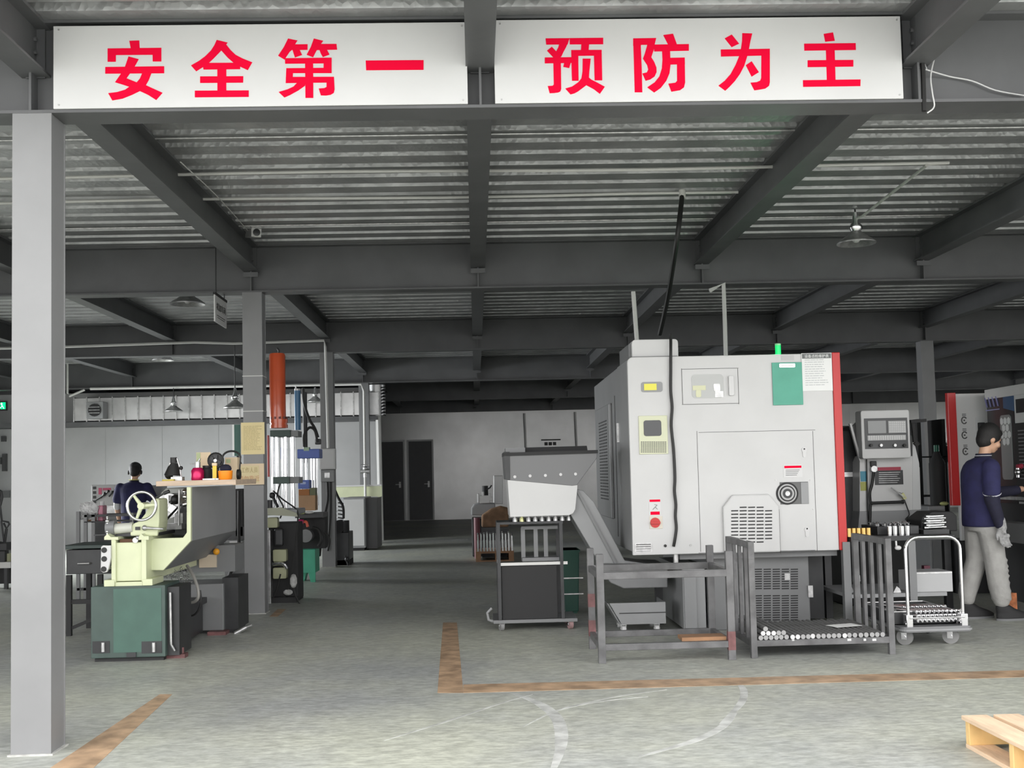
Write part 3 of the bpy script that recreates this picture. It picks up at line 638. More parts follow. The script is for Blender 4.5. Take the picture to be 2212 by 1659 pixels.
# windows
W = MB(); frect(W, 1385, 825, 1431, 847, YF-.006, YF, .02); o = link('level_window', W, mgrey2, t)
W = MB(); frect(W, 1391, 829, 1418, 843, YF-.009, YF-.006); link('yellow_level_gauge', W, mat('yellow_gauge', (.75, .70, .05), .3), o)
W = MB(); frect(W, 1380, 898, 1442, 981, YF-.012, YF); o = link('cooler_panel', W, mat('pale_beige_panel', (.62, .64, .46), .45), t, .003)
W = MB(); frect(W, 1390, 908, 1428, 942, YF-.016, YF-.011, .02); link('display', W, glass, o)
W = MB()
for i in range(14):
    for j in range(8): frect(W, 1384+i*4, 954+j*3.1, 1386.6+i*4, 955.8+j*3.1, YF-.0135, YF-.0119)
link('cooler_grille', W, ink, o)
W = MB(); frect(W, 1474, 797, 1594, 872, YF-.003, YF+.001); o = link('lubrication_door', W, mwhite, t)
def outline(mb, x0, y0, x1, y1, ya, yb, w=.8):
    frect(mb, x0, y0, x1, y0+w, ya, yb); frect(mb, x0, y1-w, x1, y1, ya, yb); frect(mb, x0, y0, x0+w, y1, ya, yb); frect(mb, x1-w, y0, x1, y1, ya, yb); return mb
link('door_gap', outline(MB(), 1473, 796, 1595, 873, YF-.0045, YF-.001), ink, o)
W = MB(); frect(W, 1494, 809, 1563, 860, YF-.006, YF-.002, .03); link('window', W, mat('dull_window', (.42, .43, .42), .2), o)
W = MB(); frect(W, 1496, 833, 1524, 843, YF-.010, YF-.005); frect(W, 1503, 843, 1514, 858, YF-.010, YF-.005, .01); link('oil_pot', W, mat('pale_oil', (.62, .63, .42), .4), o)
W = MB(); frect(W, 1541, 829, 1555, 845, YF-.010, YF-.005, .01); frect(W, 1544, 845, 1562, 858, YF-.009, YF-.005); link('gauge', W, zinc, o)
W = MB(); frect(W, 1573, 812, 1584, 855, YF-.03, YF-.002, .01); link('door_handle', W, white, o, .003)
# big lower panel
lines = outline(MB(), 1509, 931, 1761, 1192, YF-.0015, YF+.001, .9); frect(lines, 1684, 1100, 1685, 1196, YF-.0015, YF+.001); frect(lines, 1352, 769.5, 1463, 770.4, YF-.0015, YF+.001)
link('panel_gaps', lines, ink, t)
# arched vent
xa, za = fp(1563, 1190); xb, zb = fp(1684, 1190); ztop = fp(1620, 1068)[1]
link('arched_vent_cover', MB().prism([(xa, fz0), (xb, fz0), (xb, ztop-.10), (xb-.08, ztop), (xa+.08, ztop), (xa, ztop-.10)], 'y', YF-.04, YF+.002), mwhite, t, .012)
sl = MB(); Yv = YF-.041
for j in range(11):
    for i in range(5):
        if j in (0, 10) and i in (0, 4): continue
        a_ = P(1580+18.3*i, 1096+7.5*j, Yv); sl.box(a_.x-.002, a_.x+.056, Yv-.001, Yv+.003, a_.z-.005, a_.z+.005)
link('vent_slots', sl, blackm, t)
# chuck opening
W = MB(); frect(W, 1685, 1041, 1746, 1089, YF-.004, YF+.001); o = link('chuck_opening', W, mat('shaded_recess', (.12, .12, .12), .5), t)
c = P(1700, 1066, YF-.005)
for r_, m_, dy in ((.093, blackm, .0), (.078, mat('worn_steel', (.25, .25, .25), .35, .8), .004), (.066, blackm, .006), (.055, mat('worn_steel', (1, 1, 1)), .010), (.040, dark, .012), (.020, zinc, .014)): link('chuck_ring', MB().cyl((c.x+.002, YF-.006-dy, c.z), (c.x+.002, YF-.004, c.z), r_, n=28), m_, o)
W = MB(); frect(W, 1730, 1042, 1746, 1088, YF-.008, YF-.003); link('grey_flap', W, mgrey2, o)
# stickers
W = MB(); frect(W, 1692, 1004, 1733, 1031, YF-.003, YF); o = link('warning_sticker', W, white, t)
W = MB(); frect(W, 1694, 1006, 1731, 1011, YF-.004, YF-.002); link('red_band', W, sred, o)
W = MB()
for q in range(4): frect(W, 1697, 1015+q*3.6, 1727-q*2, 1016+q*3.6, YF-.004, YF-.002)
link('sticker_lines', W, ink, o)
W = MB(); frect(W, 1402, 1078, 1427, 1113, YF-.003, YF); o = link('shock_warning_sticker', W, white, t)
W = MB(); frect(W, 1403, 1079, 1426, 1084, YF-.004, YF-.002); frect(W, 1405, 1105, 1425, 1112, YF-.004, YF-.002); link('red_band', W, sred, o)
c = P(1415, 1095, YF-.003); W = MB().bar((c.x-.02, c.y, c.z-.022), (c.x+.018, c.y, c.z+.015), .008, .003).bar((c.x+.018, c.y, c.z+.015), (c.x-.005, c.y, c.z+.02), .006, .003).bar((c.x, c.y, c.z), (c.x+.02, c.y, c.z-.02), .006, .003); link('hand_symbol', W, ink, o)
W = MB(); frect(W, 1403, 1115, 1431, 1142, YF-.006, YF); o = link('main_switch_plate', W, mat('beige_plate', (.62, .58, .5), .5), t, .002)
c = P(1415, 1129, YF); link('red_rotary_knob', MB().cyl((c.x, YF-.012, c.z), (c.x, YF-.005, c.z), .042).box(c.x-.04, c.x+.04, YF-.03, YF-.01, c.z-.009, c.z+.009), red, o)
W = MB(); frect(W, 1371, 1173, 1409, 1193, YF-.004, YF); o = link('name_plate', W, zinc, t)
W = MB(); 
for q in range(4): frect(W, 1374, 1175+q*5, 1406, 1177+q*4.6, YF-.005, YF-.003)
link('plate_text', W, ink, o)
for px_, py_, r_, m_ in ((1437, 1179, .012, black), (1492, 1178, .010, zinc), (1737, 972, .022, white), (1743, 1144, .022, white), (1676, 1037, .006, zinc), (1751, 1037, .006, zinc), (1757, 1100, .006, zinc)):
    c = P(px_, py_, YF); o = link('keyed_lock' if r_ > .02 else 'panel_screw', MB().cyl((c.x, YF-.007, c.z), (c.x, YF+.001, c.z), r_, n=14), m_, t)
    if r_ > .02: link('keyhole', MB().cyl((c.x, YF-.009, c.z+.008), (c.x, YF-.006, c.z+.008), .007, n=10), black, o); link('lock_plate', MB().prism(rrect(c.x-.014, c.x+.014, c.z-.06, c.z, .012), 'y', YF-.008, YF), white, o)
W = MB(); frect(W, 1687, 768, 1715, 778, YF-.0015, YF); link('faint_print', W, mat('pale_grey_print', (.5, .5, .5), .6), t)
# signal lamp
c = P(1681, 765, YF+.25)
o = link('signal_lamp', MB().cyl((c.x, c.y, fz1-.01), (c.x, c.y, fz1+.10), .024), mat('green_lamp', (0, .35, .08), .3, emit=(.0, .8, .16, .28)), t)
link('lamp_cap', MB().cyl((c.x, c.y, fz1+.10), (c.x, c.y, fz1+.115), .026), mat('pale_green_cap', (.3, .8, .4), .4), o)
link('lamp_base', MB().cyl((c.x, c.y, fz1-.03), (c.x, c.y, fz1+.0), .03), conduit, o)
gl = bpy.data.lights.new('signal_glow', 'POINT'); gl.energy = .6; gl.color = (.1, 1, .35); gl.shadow_soft_size = .03
go = bpy.data.objects.new('signal_glow', gl); go.location = (c.x, c.y, fz1+.17); COL.objects.link(go)
# base under the housing
bx0, bx1 = X(1474, 1300, 9.45), X(1796, 1300, 9.5)
base = MB().box(bx0+.25, bx1-.18, 9.5, 11.9, 0, fz0+.02); link('base_casting', base, mgrey, t, .01)
link('coolant_tank', MB().box(bx0, bx0+.19, 9.42, 10.6, .03, fz0-.12), mgrey2, t, .006)
link('tank_flap', MB().box(bx0+.01, bx0+.11, 9.40, 9.42, .03, fz0-.16), mgrey2, t)
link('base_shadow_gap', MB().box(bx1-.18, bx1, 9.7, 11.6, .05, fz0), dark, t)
link('under_rail', MB().box(fx0+.4, fx1-.05, YF+.08, YF+.2, fz0-.05, fz0+.01), mgrey, t)
sl = MB(); Yg = 9.499
for j in range(22):
    for i in range(5):
        if j in (9, 10): continue
        a_ = P(1630+19.5*i, 1230+5.2*j, Yg); sl.box(a_.x, a_.x+.062, Yg-.001, Yg+.002, a_.z-.005, a_.z+.005)
link('base_vent_slots', sl, blackm, t)
link('base_padlock', MB().box(*[P(1696, 1, Yg).x, P(1706, 1, Yg).x], Yg-.02, Yg, P(1, 1337, Yg).z, P(1, 1311, Yg).z).box(P(1649, 1, Yg).x, P(1660, 1, Yg).x, Yg-.004, Yg, P(1655, 1254, Yg).z, P(1655, 1240, Yg).z), zinc, t)
# connector under the face
c = P(1460, 1208, YF+.05); link('cable_gland', MB().cyl((c.x, c.y, c.z-.04), (c.x, c.y, fz0+.01), .022).cyl((c.x, c.y, c.z-.07), (c.x, c.y, c.z-.03), .03), zinc, t)
# black cable on face
pts = [P(1448, 722, YF+.02), P(1449, 733, YF+.01), P(1449, 760, YF-.02), P(1449, 800, YF-.022), P(1449, 845, YF-.022), P(1452, 880, YF-.022), P(1450, 920, YF-.022), P(1455, 970, YF-.022), P(1458, 1030, YF-.022), P(1457, 1060, YF-.022), P(1460, 1090, YF-.022), P(1459, 1115, YF-.022), P(1461, 1140, YF-.022), P(1458, 1165, YF-.022), P(1455, 1180, YF-.01)]
cond(smooth([tuple(p) for p in pts], 4), .0125, 'wavy black hose running down the front of the white lathe', black, 'black_hose', 'hose')
# clipboard and chart on the face
W = MB(); frect(W, 1668, 783, 1733, 875, YF-.012, YF-.006)
t2 = thing('clipboard', 'green clipboard hung on the top right of the white lathe', 'clipboard', tuple(P(1700, 875, YF-.01)))
link('board', W, teal, t2, .002)
W = MB(); frect(W, 1682, 786, 1716, 794, YF-.02, YF-.012, .006); link('metal_clip', W, chrome, t2)
W = MB(); frect(W, 1686, 789, 1712, 792, YF-.022, YF-.02); link('clip_label', W, paper, t2)
t2, a, b = sheet_on('inspection_chart', 'white printed chart between the green clipboard and the red edge', 'notice', (1734, 762), (1796, 845), YF-.008, paper, 13, mat('faint_ink', (.45, .47, .48), .8))
link('header_band', MB().box(a.x+.005, b.x-.005, YF-.010, YF-.008, b.z-.045, b.z-.004), mat('header_grey', (.16, .17, .17), .7), t2)
tm = MB(); text_on(tm, '设备点检维护表', (a.x+b.x)/2, YF-.0115, b.z-.025, (b.x-a.x)*.8, .028, .0008, .0); link('header_lettering', tm, paper, t2)

# ================= chip conveyor =================
YH = 9.72
t = thing('chip_conveyor', 'chip conveyor with white and grey hopper head left of the white lathe', 'conveyor', tuple(F(1330, 1330)))
t.location = (X(1300, 1250, 9.9), 10.0, 0)
def poly(pts, Y=YH): return [fp(px, py, Y) for px, py in pts]
link('hopper_white_half', MB().prism(poly([(1096, 1036), (1248, 1048), (1243, 1100), (1238, 1109), (1230, 1113), (1102, 1117)]), 'y', YH, YH+.62), mwhite, t, .004)
link('hopper_grey_half', MB().prism(poly([(1094, 984), (1290, 978), (1289, 990), (1252, 1040), (1246, 1048), (1236, 1049.5), (1096, 1037)]), 'y', YH-.004, YH+.64), mat('hopper_grey', (.15, .152, .156), .4), t, .004)
link('left_edge_guard', MB().prism(poly([(1088, 976), (1101, 976), (1102, 1037), (1092, 1036)]), 'y', YH-.015, YH+.66), dark, t, .003)
link('top_frame', MB().prism(poly([(1088, 978), (1291, 972), (1291, 979), (1100, 985), (1088, 985)]), 'y', YH-.02, YH+.68), blackm, t)
link('raised_lid', MB().prism(poly([(1137, 965), (1275, 961), (1277, 973), (1137, 977)]), 'y', YH+.3, YH+.5), blackm, t)
link('top_block', MB().prism(poly([(1093, 967), (1136, 966), (1136, 978), (1093, 979)]), 'y', YH+.15, YH+.5), mgrey, t)
for px_, py_ in ((1112, 1030), (1145, 1028), (1178, 1027), (1211, 1025), (1243, 1024)):
    c = P(px_, py_, YH-.004); link('bright_bolt', MB().cyl((c.x, YH-.014, c.z), (c.x, YH, c.z), .013, n=12), white, t)
link('sloping_chute', MB().prism(poly([(1246, 1056), (1262, 1060), (1286, 1086), (1352, 1212), (1420, 1222), (1420, 1232), (1305, 1232), (1234, 1112)]), 'y', YH+.08, YH+.54), mgrey2, t, .006)
link('chute_edge_rail', MB().prism(poly([(1247, 1062), (1252, 1060), (1340, 1226), (1333, 1226)]), 'y', YH+.06, YH+.08), mgrey, t)
link('lower_pan', MB().prism(poly([(1302, 1218), (1440, 1220), (1440, 1268), (1345, 1270), (1318, 1258), (1302, 1240)]), 'y', YH-.05, YH+.6), mgrey, t, .008)
c = P(1425, 1290, 9.95); link('support_leg', MB().box(c.x-.03, c.x+.03, 9.96, 10.04, 0, P(1425, 1262, 9.95).z), dark, t)
# chip bin under it
YBn = 9.5
a = P(1312, 1340, YBn); b = P(1437, 1300, YBn)
t = thing('chip_bin', 'low grey steel bin on small casters under the chip conveyor', 'bin', ((a.x+b.x)/2, YBn+.2, 0))
zb_ = Z(1380, 1348, YBn)
link('bin_shell', MB().prism([(a.x, b.z), (a.x+.1, zb_), (b.x, zb_), (b.x, b.z), (b.x-.01, b.z), (b.x-.012, zb_+.015), (a.x+.105, zb_+.015), (a.x+.012, b.z)], 'y', YBn, YBn+.4), mgrey, t)
link('front_wall', MB().prism([(a.x+.02, b.z), (a.x+.12, zb_), (b.x, zb_), (b.x, b.z)], 'y', YBn-.008, YBn), mgrey2, t)
link('front_seam', MB().box(a.x+.1, b.x, YBn-.012, YBn-.008, (b.z+zb_)/2, (b.z+zb_)/2+.008), dark, t)
for x in (a.x+.14, b.x-.07):
    for y in (YBn+.05, YBn+.34): caster((x, y), zb_, .028, t, white)

# ================= trolley under hopper =================
YT = 9.80
a = P(1078, 1330, YT); b = P(1240, 1330, YT); zp = Z(1150, 1338, YT)
t = thing('tool_trolley', 'black steel trolley on casters below the white hopper', 'trolley', ((a.x+b.x)/2, YT+.25, 0))
link('platform', MB().box(a.x-.05, b.x+.03, YT, YT+.5, zp-.03, zp), mgrey, t, .004)
link('push_bar', MB().tube([(a.x-.05, YT+.05, zp-.015), (a.x-.09, YT+.05, zp), (a.x-.10, YT+.05, zp+.06), (a.x-.06, YT+.05, zp+.1)], .012), mgrey2, t)
zt_ = Z(1150, 1222, YT); link('storage_box', MB().box(a.x+.03, X(1205, 1300, YT), YT+.02, YT+.45, zp, zt_), blackm, t, .004)
link('top_rail', MB().box(a.x, X(1226, 1216, YT), YT-.0, YT+.02, zt_+.005, zt_+.03).box(a.x, a.x+.02, YT, YT+.45, zt_+.005, zt_+.03), conduit, t)
zt2 = Z(1140, 1127, YT)
for x in (a.x+.01, X(1213, 1200, YT)):
    for y in (YT+.01, YT+.44): link('post', MB().box(x-.014, x+.014, y-.014, y+.014, zp, zt2), dark, t)
link('upper_frame', MB().box(a.x, X(1216, 1130, YT), YT, YT+.46, zt2-.02, zt2), dark, t)
for px_ in (1132, 1160, 1182): x = X(px_, 1170, YT); link('upright_slat', MB().box(x-.018, x+.018, YT+.2, YT+.22, zt_+.03, Z(px_, 1142, YT)), mgrey, t)
link('slat_rail', MB().box(X(1128, 1140, YT), X(1208, 1140, YT), YT+.19, YT+.23, Z(1150, 1146, YT), Z(1150, 1139, YT)).box(X(1128, 1140, YT), X(1208, 1140, YT), YT+.1, YT+.3, zt_+.03, zt_+.06), mgrey, t)
for x in (a.x+.02, b.x-.03):
    for y in (YT+.05, YT+.42): caster((x, y), zp-.03, .042, t, mat('pinkish_wheel', (.35, .22, .22), .5) if x > .6 else None, .3)
random.seed(3)
for k in range(9):
    x = a.x+.16+.065*k*.9; L_ = .05
    o = link('machined_part', MB().cyl((x, YT+.06, zt2+.0), (x, YT+.06, zt2+.035), .022, .018, 10).cyl((x, YT+.06, zt2+.035), (x, YT+.06, zt2+.05), .010, n=8), mat('brassy_steel', (.5, .5, .25), .3, .8) if k == 1 else zinc)
    tag(o, ('%s small turned steel part from the left on top of the black trolley' % ['first', 'second, yellowish', 'third', 'fourth', 'fifth', 'sixth', 'seventh', 'eighth', 'ninth'][k]), 'metal part', 'turned parts on the black trolley')
# green bin behind
YG = 10.9
a = P(1216, 1265, YG); b = P(1251, 1188, YG)
t = thing('green_bin', 'dark green plastic bin behind the black trolley', 'bin', ((a.x+b.x)/2, YG+.15, 0))
gdk = mat('dark_green_plastic', (.0, .07, .045), .45)
link('bin_body', MB().prism([(a.x+.02, .02), (b.x-.02, .02), (b.x, b.z), (a.x, b.z)], 'y', YG, YG+.4), gdk, t, .006)
link('rim', MB().box(a.x-.01, b.x+.01, YG-.01, YG+.41, b.z-.02, b.z), gdk, t)
for zz in (.30, .55): link('shelf_line', MB().box(a.x, b.x+.03, YG-.014, YG-.004, b.z*zz, b.z*zz+.012), zinc, t)
link('foot', MB().box(a.x+.03, b.x-.03, YG+.02, YG+.38, 0, .02), gdk, t)

# ================= pallet with parts, far aisle side =================
YQ = 17.6
a = P(1028, 1212, YQ); b = P(1110, 1190, YQ)
t = thing('wooden_pallet', 'brown wooden pallet under the shiny parts at the aisle edge', 'pallet', ((a.x+b.x)/2, YQ+.4, 0))
zq = b.z
link('deck_board', MB().box(a.x, b.x, YQ, YQ+.9, zq-.03, zq), woodd, t)
for x in (a.x, a.x+.30, b.x-.08): link('stringer', MB().box(x, x+.08, YQ+.01, YQ+.88, .02, zq-.03), woodd, t)
link('bottom_board', MB().box(a.x, b.x, YQ, YQ+.12, 0, .02), woodd, t)
random.seed(5)
k = 0
for r_ in range(2):
    for i in range(12):
        x = a.x+.04+i*.048; y = YQ+.06+.25*r_; h = .24+.05*random.random()
        o = link('steel_shaft', MB().cyl((x, y, zq), (x, y, zq+h*.6), .016, n=8).cyl((x, y, zq+h*.6), (x, y, zq+h), .011, n=8).ball((x, y, zq+h), .016, 8), chrome)
        tag(o, '%s upright shiny steel shaft from the left in the %s row on the wooden pallet' % (['first', 'second', 'third', 'fourth', 'fifth', 'sixth', 'seventh', 'eighth', 'ninth', 'tenth', 'eleventh', 'twelfth'][i], ['front', 'rear'][r_]), 'metal part', 'shafts on the far pallet')
YM = 18.7
t = thing('milling_machine', 'grey bench machine with white head at the aisle edge behind the hopper', 'machine', (X(1055, 1200, YM), YM+.5, 0))
def mp(*pts): return [fp(px, py, YM) for px, py in pts]
x0, x1 = X(1020, 1180, YM), X(1100, 1180, YM)
link('machine_base', MB().box(x0, x1, YM, YM+.9, 0, Z(1050, 1120, YM)), dark, t, .02)
link('grey_casting', MB().prism(mp((1018, 1113), (1018, 1098), (1024, 1090), (1034, 1087), (1070, 1087), (1070, 1115)), 'y', YM-.02, YM+.5), mgrey2, t, .02)
link('column', MB().prism(mp((1067, 1090), (1067, 1027), (1087, 1027), (1087, 1090)), 'y', YM+.3, YM+.7), mwhite, t, .01)
h_ = MB(); 
for (q0, q1, q2, q3) in ((1031, 1066, 1036, 1086), (1036, 1070, 1058, 1087), (1041, 1062, 1046, 1072), (1055, 1065, 1060, 1078), (1056, 1073, 1064, 1082)): frect(h_, q0, q1, q2, q3, YM-.05, YM+.1, 0, YM)
link('white_head', h_, white, t, .01)
c = P(1048, 1060, YM); link('spindle_motor', MB().cyl((c.x, YM+.05, c.z-.1), (c.x, YM+.05, c.z+.08), .05), blackm, t)
c = P(1060, 1053, YM); link('handle', MB().tube([P(1050, 1058, YM), P(1058, 1054, YM), P(1062, 1048, YM)], .012), blackm, t)
ck = MB(); ck.prism(mp((1040, 1138), (1040, 1112), (1060, 1098), (1080, 1092), (1098, 1096), (1098, 1138)), 'y', YM-.20, YM-.05)
t2 = thing('cloth_bundle', 'brown sacking bundle in front of the grey bench machine', 'cloth', (X(1068, 1138, YM), YM-.1, Z(1068, 1138, YM)))
link('cloth_body', ck, mat('brown_sacking', (.20, .12, .07), .9, 0, .25, .4, 8), t2, .03)
link('support_crate', MB().box(X(1040, 1138, YM), X(1098, 1138, YM), YM-.20, YM-.05, 0, Z(1068, 1138, YM)), dark, t2)
c = P(1030, 1122, YM-.3); tag(link('canister', MB().cyl((c.x, YM-.3, 0), (c.x, YM-.3, c.z+.03), .05), mat('dull_pink_red', (.12, .03, .04), .5)), 'small dull red canister beside the brown bundle', 'canister')
for q, py_ in enumerate((1135, 1142)): pass

# ================= rack 1 : low rectangular stand =================
t = thing('steel_stand', 'low grey steel stand with red scuffed legs in front of the chip bin', 'stand', (X(1436, 1430, 8.3), 8.38, 0))
ya, yb = 8.04, 8.70
lx, rx = X(1298, 1320, ya), X(1578, 1320, ya); zt_ = Z(1298, 1197, ya)
rackm = mat('scuffed_grey_paint', (.13, .13, .133), .5, .2, .25, .1, 8)
for x, y, z in ((lx, ya, zt_), (lx, yb, zt_), (rx-.0, ya, zt_), (rx-.0, yb, zt_)):
    o = link('leg', MB().box(x-.026, x+.026, y-.02, y+.025, 0, z), rackm, t, .003)
redd = mat('worn_red_primer', (.16, .07, .07), .6, 0, .3, 0, 12)
for x, y in ((lx, yb), (rx, ya)):
    for za, zb__ in ((.10, .22), (.32, .42)) if x == lx else ((.07, .2),): link('primer_patch', MB().box(x-.0265, x+.0265, y-.0205, y+.0255, za, zb__), redd, t)
zr = Z(1430, 1240, ya)
link('front_top_rail', MB().box(lx, rx, ya-.018, ya+.022, zr-.028, zr+.022), rackm, t, .003)
link('rear_top_rail', MB().box(lx, rx, yb-.018, yb+.022, zr-.028, zr+.022), rackm, t, .003)
zl = Z(1430, 1394, ya)
link('front_bottom_rail', MB().box(lx, rx, ya-.018, ya+.022, zl-.026, zl+.02), rackm, t, .003)
link('rear_bottom_rail', MB().box(lx, rx, yb-.018, yb+.022, zl-.026, zl+.02), rackm, t, .003)
for x in (lx, rx):
    for zz in (zr, zl): link('side_rail', MB().box(x-.018, x+.018, ya, yb, zz-.025, zz+.02), rackm, t)
wb = MB(); wb.box(X(1475, 1385, ya), rx-.03, ya+.03, ya+.2, zl+.02, zl+.045)
tag(link('wood_offcut', wb, woodd), 'brown wooden offcut lying on the bottom rail of the low stand', 'wood')

# ================= rack 2 : rod rack =================
t = thing('rod_rack', 'grey steel rack with barred ends holding round bars', 'rack', (X(1778, 1415, 8.4), 8.43, 0))
rack2 = t; ya, yb = 8.08, 8.78
lx, rx = X(1625, 1300, ya), X(1922, 1300, ya); zt_ = Z(1622, 1170, ya)-.0
zs = Z(1780, 1392, ya)
for x in (lx, rx):
    for y in (ya, yb): link('leg', MB().box(x-.022, x+.022, y-.02, y+.02, 0, zt_), rackm, t, .003)
    for k in (1, 2, 3): yy = ya+(yb-ya)*k/4; link('end_bar', MB().box(x-.012, x+.012, yy-.02, yy+.02, zs, zt_-.02), rackm, t)
    link('end_top_rail', MB().box(x-.02, x+.02, ya, yb, zt_-.045, zt_), rackm, t, .002)
    link('end_bottom_rail', MB().box(x-.02, x+.02, ya, yb, zs, zs+.04), rackm, t)
link('front_rail', MB().box(lx, rx, ya-.018, ya+.018, zs, zs+.045), rackm, t, .002)
link('rear_rail', MB().box(lx, rx, yb-.018, yb+.018, zs, zs+.045), rackm, t, .002)
for k in (.25, .5, .75): x = lx+(rx-lx)*k; link('shelf_bearer', MB().box(x-.02, x+.02, ya, yb, zs+.005, zs+.04), rackm, t)
chk = MB()
for k, px_ in enumerate((1713, 1836, 1868, 1890)): c = P(px_, 1382, ya-.02); chk.box(c.x-.008-.01*(k % 2), c.x+.01, ya-.0195, ya-.018, c.z-.008, c.z+.008)
link('chalk_mark', chk, white, t)
R_ = Matrix.Translation((lx-.01, ya+.16, zt_)) @ Matrix.Rotation(.3, 4, 'Y')
tag(link('paper_tag', MB(R_).box(-.02, .03, -.05, .05, .001, .004), paper), 'small white tag on the left top rail of the rod rack', 'tag')
rodg = mat('dull_rod_steel', (.16, .16, .16), .5, .5, .3, 0, 30); rr = .0178
zr0 = zs+.045+rr
rod0 = MB().cyl((0, 0, 0), (0, .66, 0), rr, n=16)
words = ['first', 'second', 'third', 'fourth', 'fifth', 'sixth', 'seventh', 'eighth', 'ninth', 'tenth', 'eleventh', 'twelfth', 'thirteenth', 'fourteenth', 'fifteenth', 'sixteenth', 'seventeenth', 'eighteenth', 'nineteenth', 'twentieth', 'twenty-first', 'twenty-second', 'twenty-third', 'twenty-fourth', 'twenty-fifth']
xs = [lx+.042+i*(.0365 if i < 6 else .0389) for i in range(24)]
xs = []; x = lx+.045
while x < rx-.04 and len(xs) < 25: xs.append(x); x += .0372 if len(xs) < 6 else random.choice((.0372, .0385, .041))
rods = []
for i, x in enumerate(xs): rods.append((x, zr0, i in (6, 7, 10, 16), 'bottom row', i))
for i in range(5): rods.append((xs[0]+.018+i*.0372, zr0+rr*1.74, i in (0, 1, 2), 'second layer', i))
rods.append((xs[0]+.0365, zr0+rr*3.46, False, 'top', 0))
for i, (x, z, wh, row, idx) in enumerate(rods):
    y = ya-.035+random.uniform(0, .02)
    t = thing('steel_rod', ('%s round bar from the left in the %s of the rod rack%s' % (words[idx], row, ', pale end' if wh else '')) if row != 'top' else 'single round bar lying on top of the stacked bars in the rod rack', 'steel bar', (x, y, z-rr), 'round bars on the rod rack')
    link('bar', MB().cyl((x, y, z), (x, y+.72+random.uniform(0, .06), z), rr, n=14), rodg, t)
    link('cut_end', MB().cyl((x, y-.001, z), (x, y, z), rr*.93, n=14), white if wh else mat('dull_cut_end', (.33, .33, .33), .5, .3), t)
sh = MB(Matrix.Translation((X(1825, 1350, ya+.3), ya+.32, zr0+rr+.004)) @ Matrix.Rotation(.3, 4, 'Z'))
tag(link('paper_sheet', sh.box(-.11, .11, -.07, .07, 0, .002), paper), 'white paper sheet lying on the bars at the right of the rod rack', 'paper')

# ================= platform truck =================
c0 = F(1963, 1404); c1 = F(2064, 1396)
xa, xb = X(1966, 1300, 8.35), X(2085, 1300, 8.35); ya = 8.35; zp = Z(2025, 1357, ya); ztop = Z(2025, 1160, ya)
t = thing('platform_truck', 'low platform truck with tall chrome loop handle beside the rod rack', 'trolley', ((xa+xb)/2, ya+.35, 0))
link('platform', MB().prism(rrect(xa-.07, xb+.05, ya+.0, ya+.78, .05), 'z', zp-.03, zp+.012), mgrey, t, .004)
link('edge_bumper', MB().prism(rrect(xa-.08, xb+.06, ya-.01, ya+.79, .06), 'z', zp-.018, zp-.004), mgrey2, t)
r_ = .07
hp = [(xa, ya+.05, zp)]+[(xa, ya+.05, ztop-r_*1.4)]+[(xa+r_*1.4-r_*1.4*math.cos(a_), ya+.05, ztop-r_*1.4+r_*1.4*math.sin(a_)) for a_ in [PI/10*i for i in range(1, 5)]]+[(xa+r_*1.4, ya+.05, ztop), (xb-r_*1.4, ya+.05, ztop)]+[(xb-r_*1.4+r_*1.4*math.sin(a_), ya+.05, ztop-r_*1.4+r_*1.4*math.cos(a_)) for a_ in [PI/10*i for i in range(1, 5)]]+[(xb, ya+.05, ztop-r_*1.4), (xb, ya+.05, zp)]
link('loop_handle', MB().tube(hp, .0135, 12), chrome, t)
for x in (xa, xb):
    link('handle_socket', MB().box(x-.025, x+.025, ya+.02, ya+.09, zp, zp+.10).cyl((x-.03, ya+.05, zp+.03), (x+.03, ya+.05, zp+.03), .02), chrome, t, .004)
link('foot_bar', MB().cyl((xa, ya+.02, zp+.075), (xb, ya+.02, zp+.075), .006, n=8), zinc, t)
for x, y in ((xa-.005, ya+.12), (xb-.07, ya+.12), (xa-.005, ya+.66), (xb-.02, ya+.66)): caster((x, y), zp-.03, .06, t, mat('grey_rubber', (.25, .25, .25), .5), .9 if y < ya+.3 else .2, .028)
tb = MB(); z0 = zp+.014
ta, tb_ = xa-.09, xb-.02
t = thing('metal_tray', 'dark metal tray of shiny shafts riding on the platform truck', 'tray', ((ta+tb_)/2, ya+.4, z0))
link('tray_shell', MB().box(ta, tb_, ya+.13, ya+.75, z0, z0+.006).box(ta, tb_, ya+.13, ya+.14, z0, z0+.095).box(ta, tb_, ya+.74, ya+.75, z0, z0+.095).box(ta, ta+.01, ya+.13, ya+.75, z0, z0+.095).box(tb_-.01, tb_, ya+.13, ya+.75, z0, z0+.095), dark, t)
link('tray_rim', MB().tube([(ta, ya+.13, z0+.096), (tb_, ya+.13, z0+.096), (tb_, ya+.75, z0+.096), (ta, ya+.75, z0+.096)], .006, 6, True), zinc, t)
random.seed(11); n = 0
shp = MB().cyl((0, 0, 0), (0, .17, 0), .010, n=10).cyl((0, -.02, 0), (0, 0, 0), .014, n=10).cyl((0, .17, 0), (0, .2, 0), .006, n=8)
sh0 = None
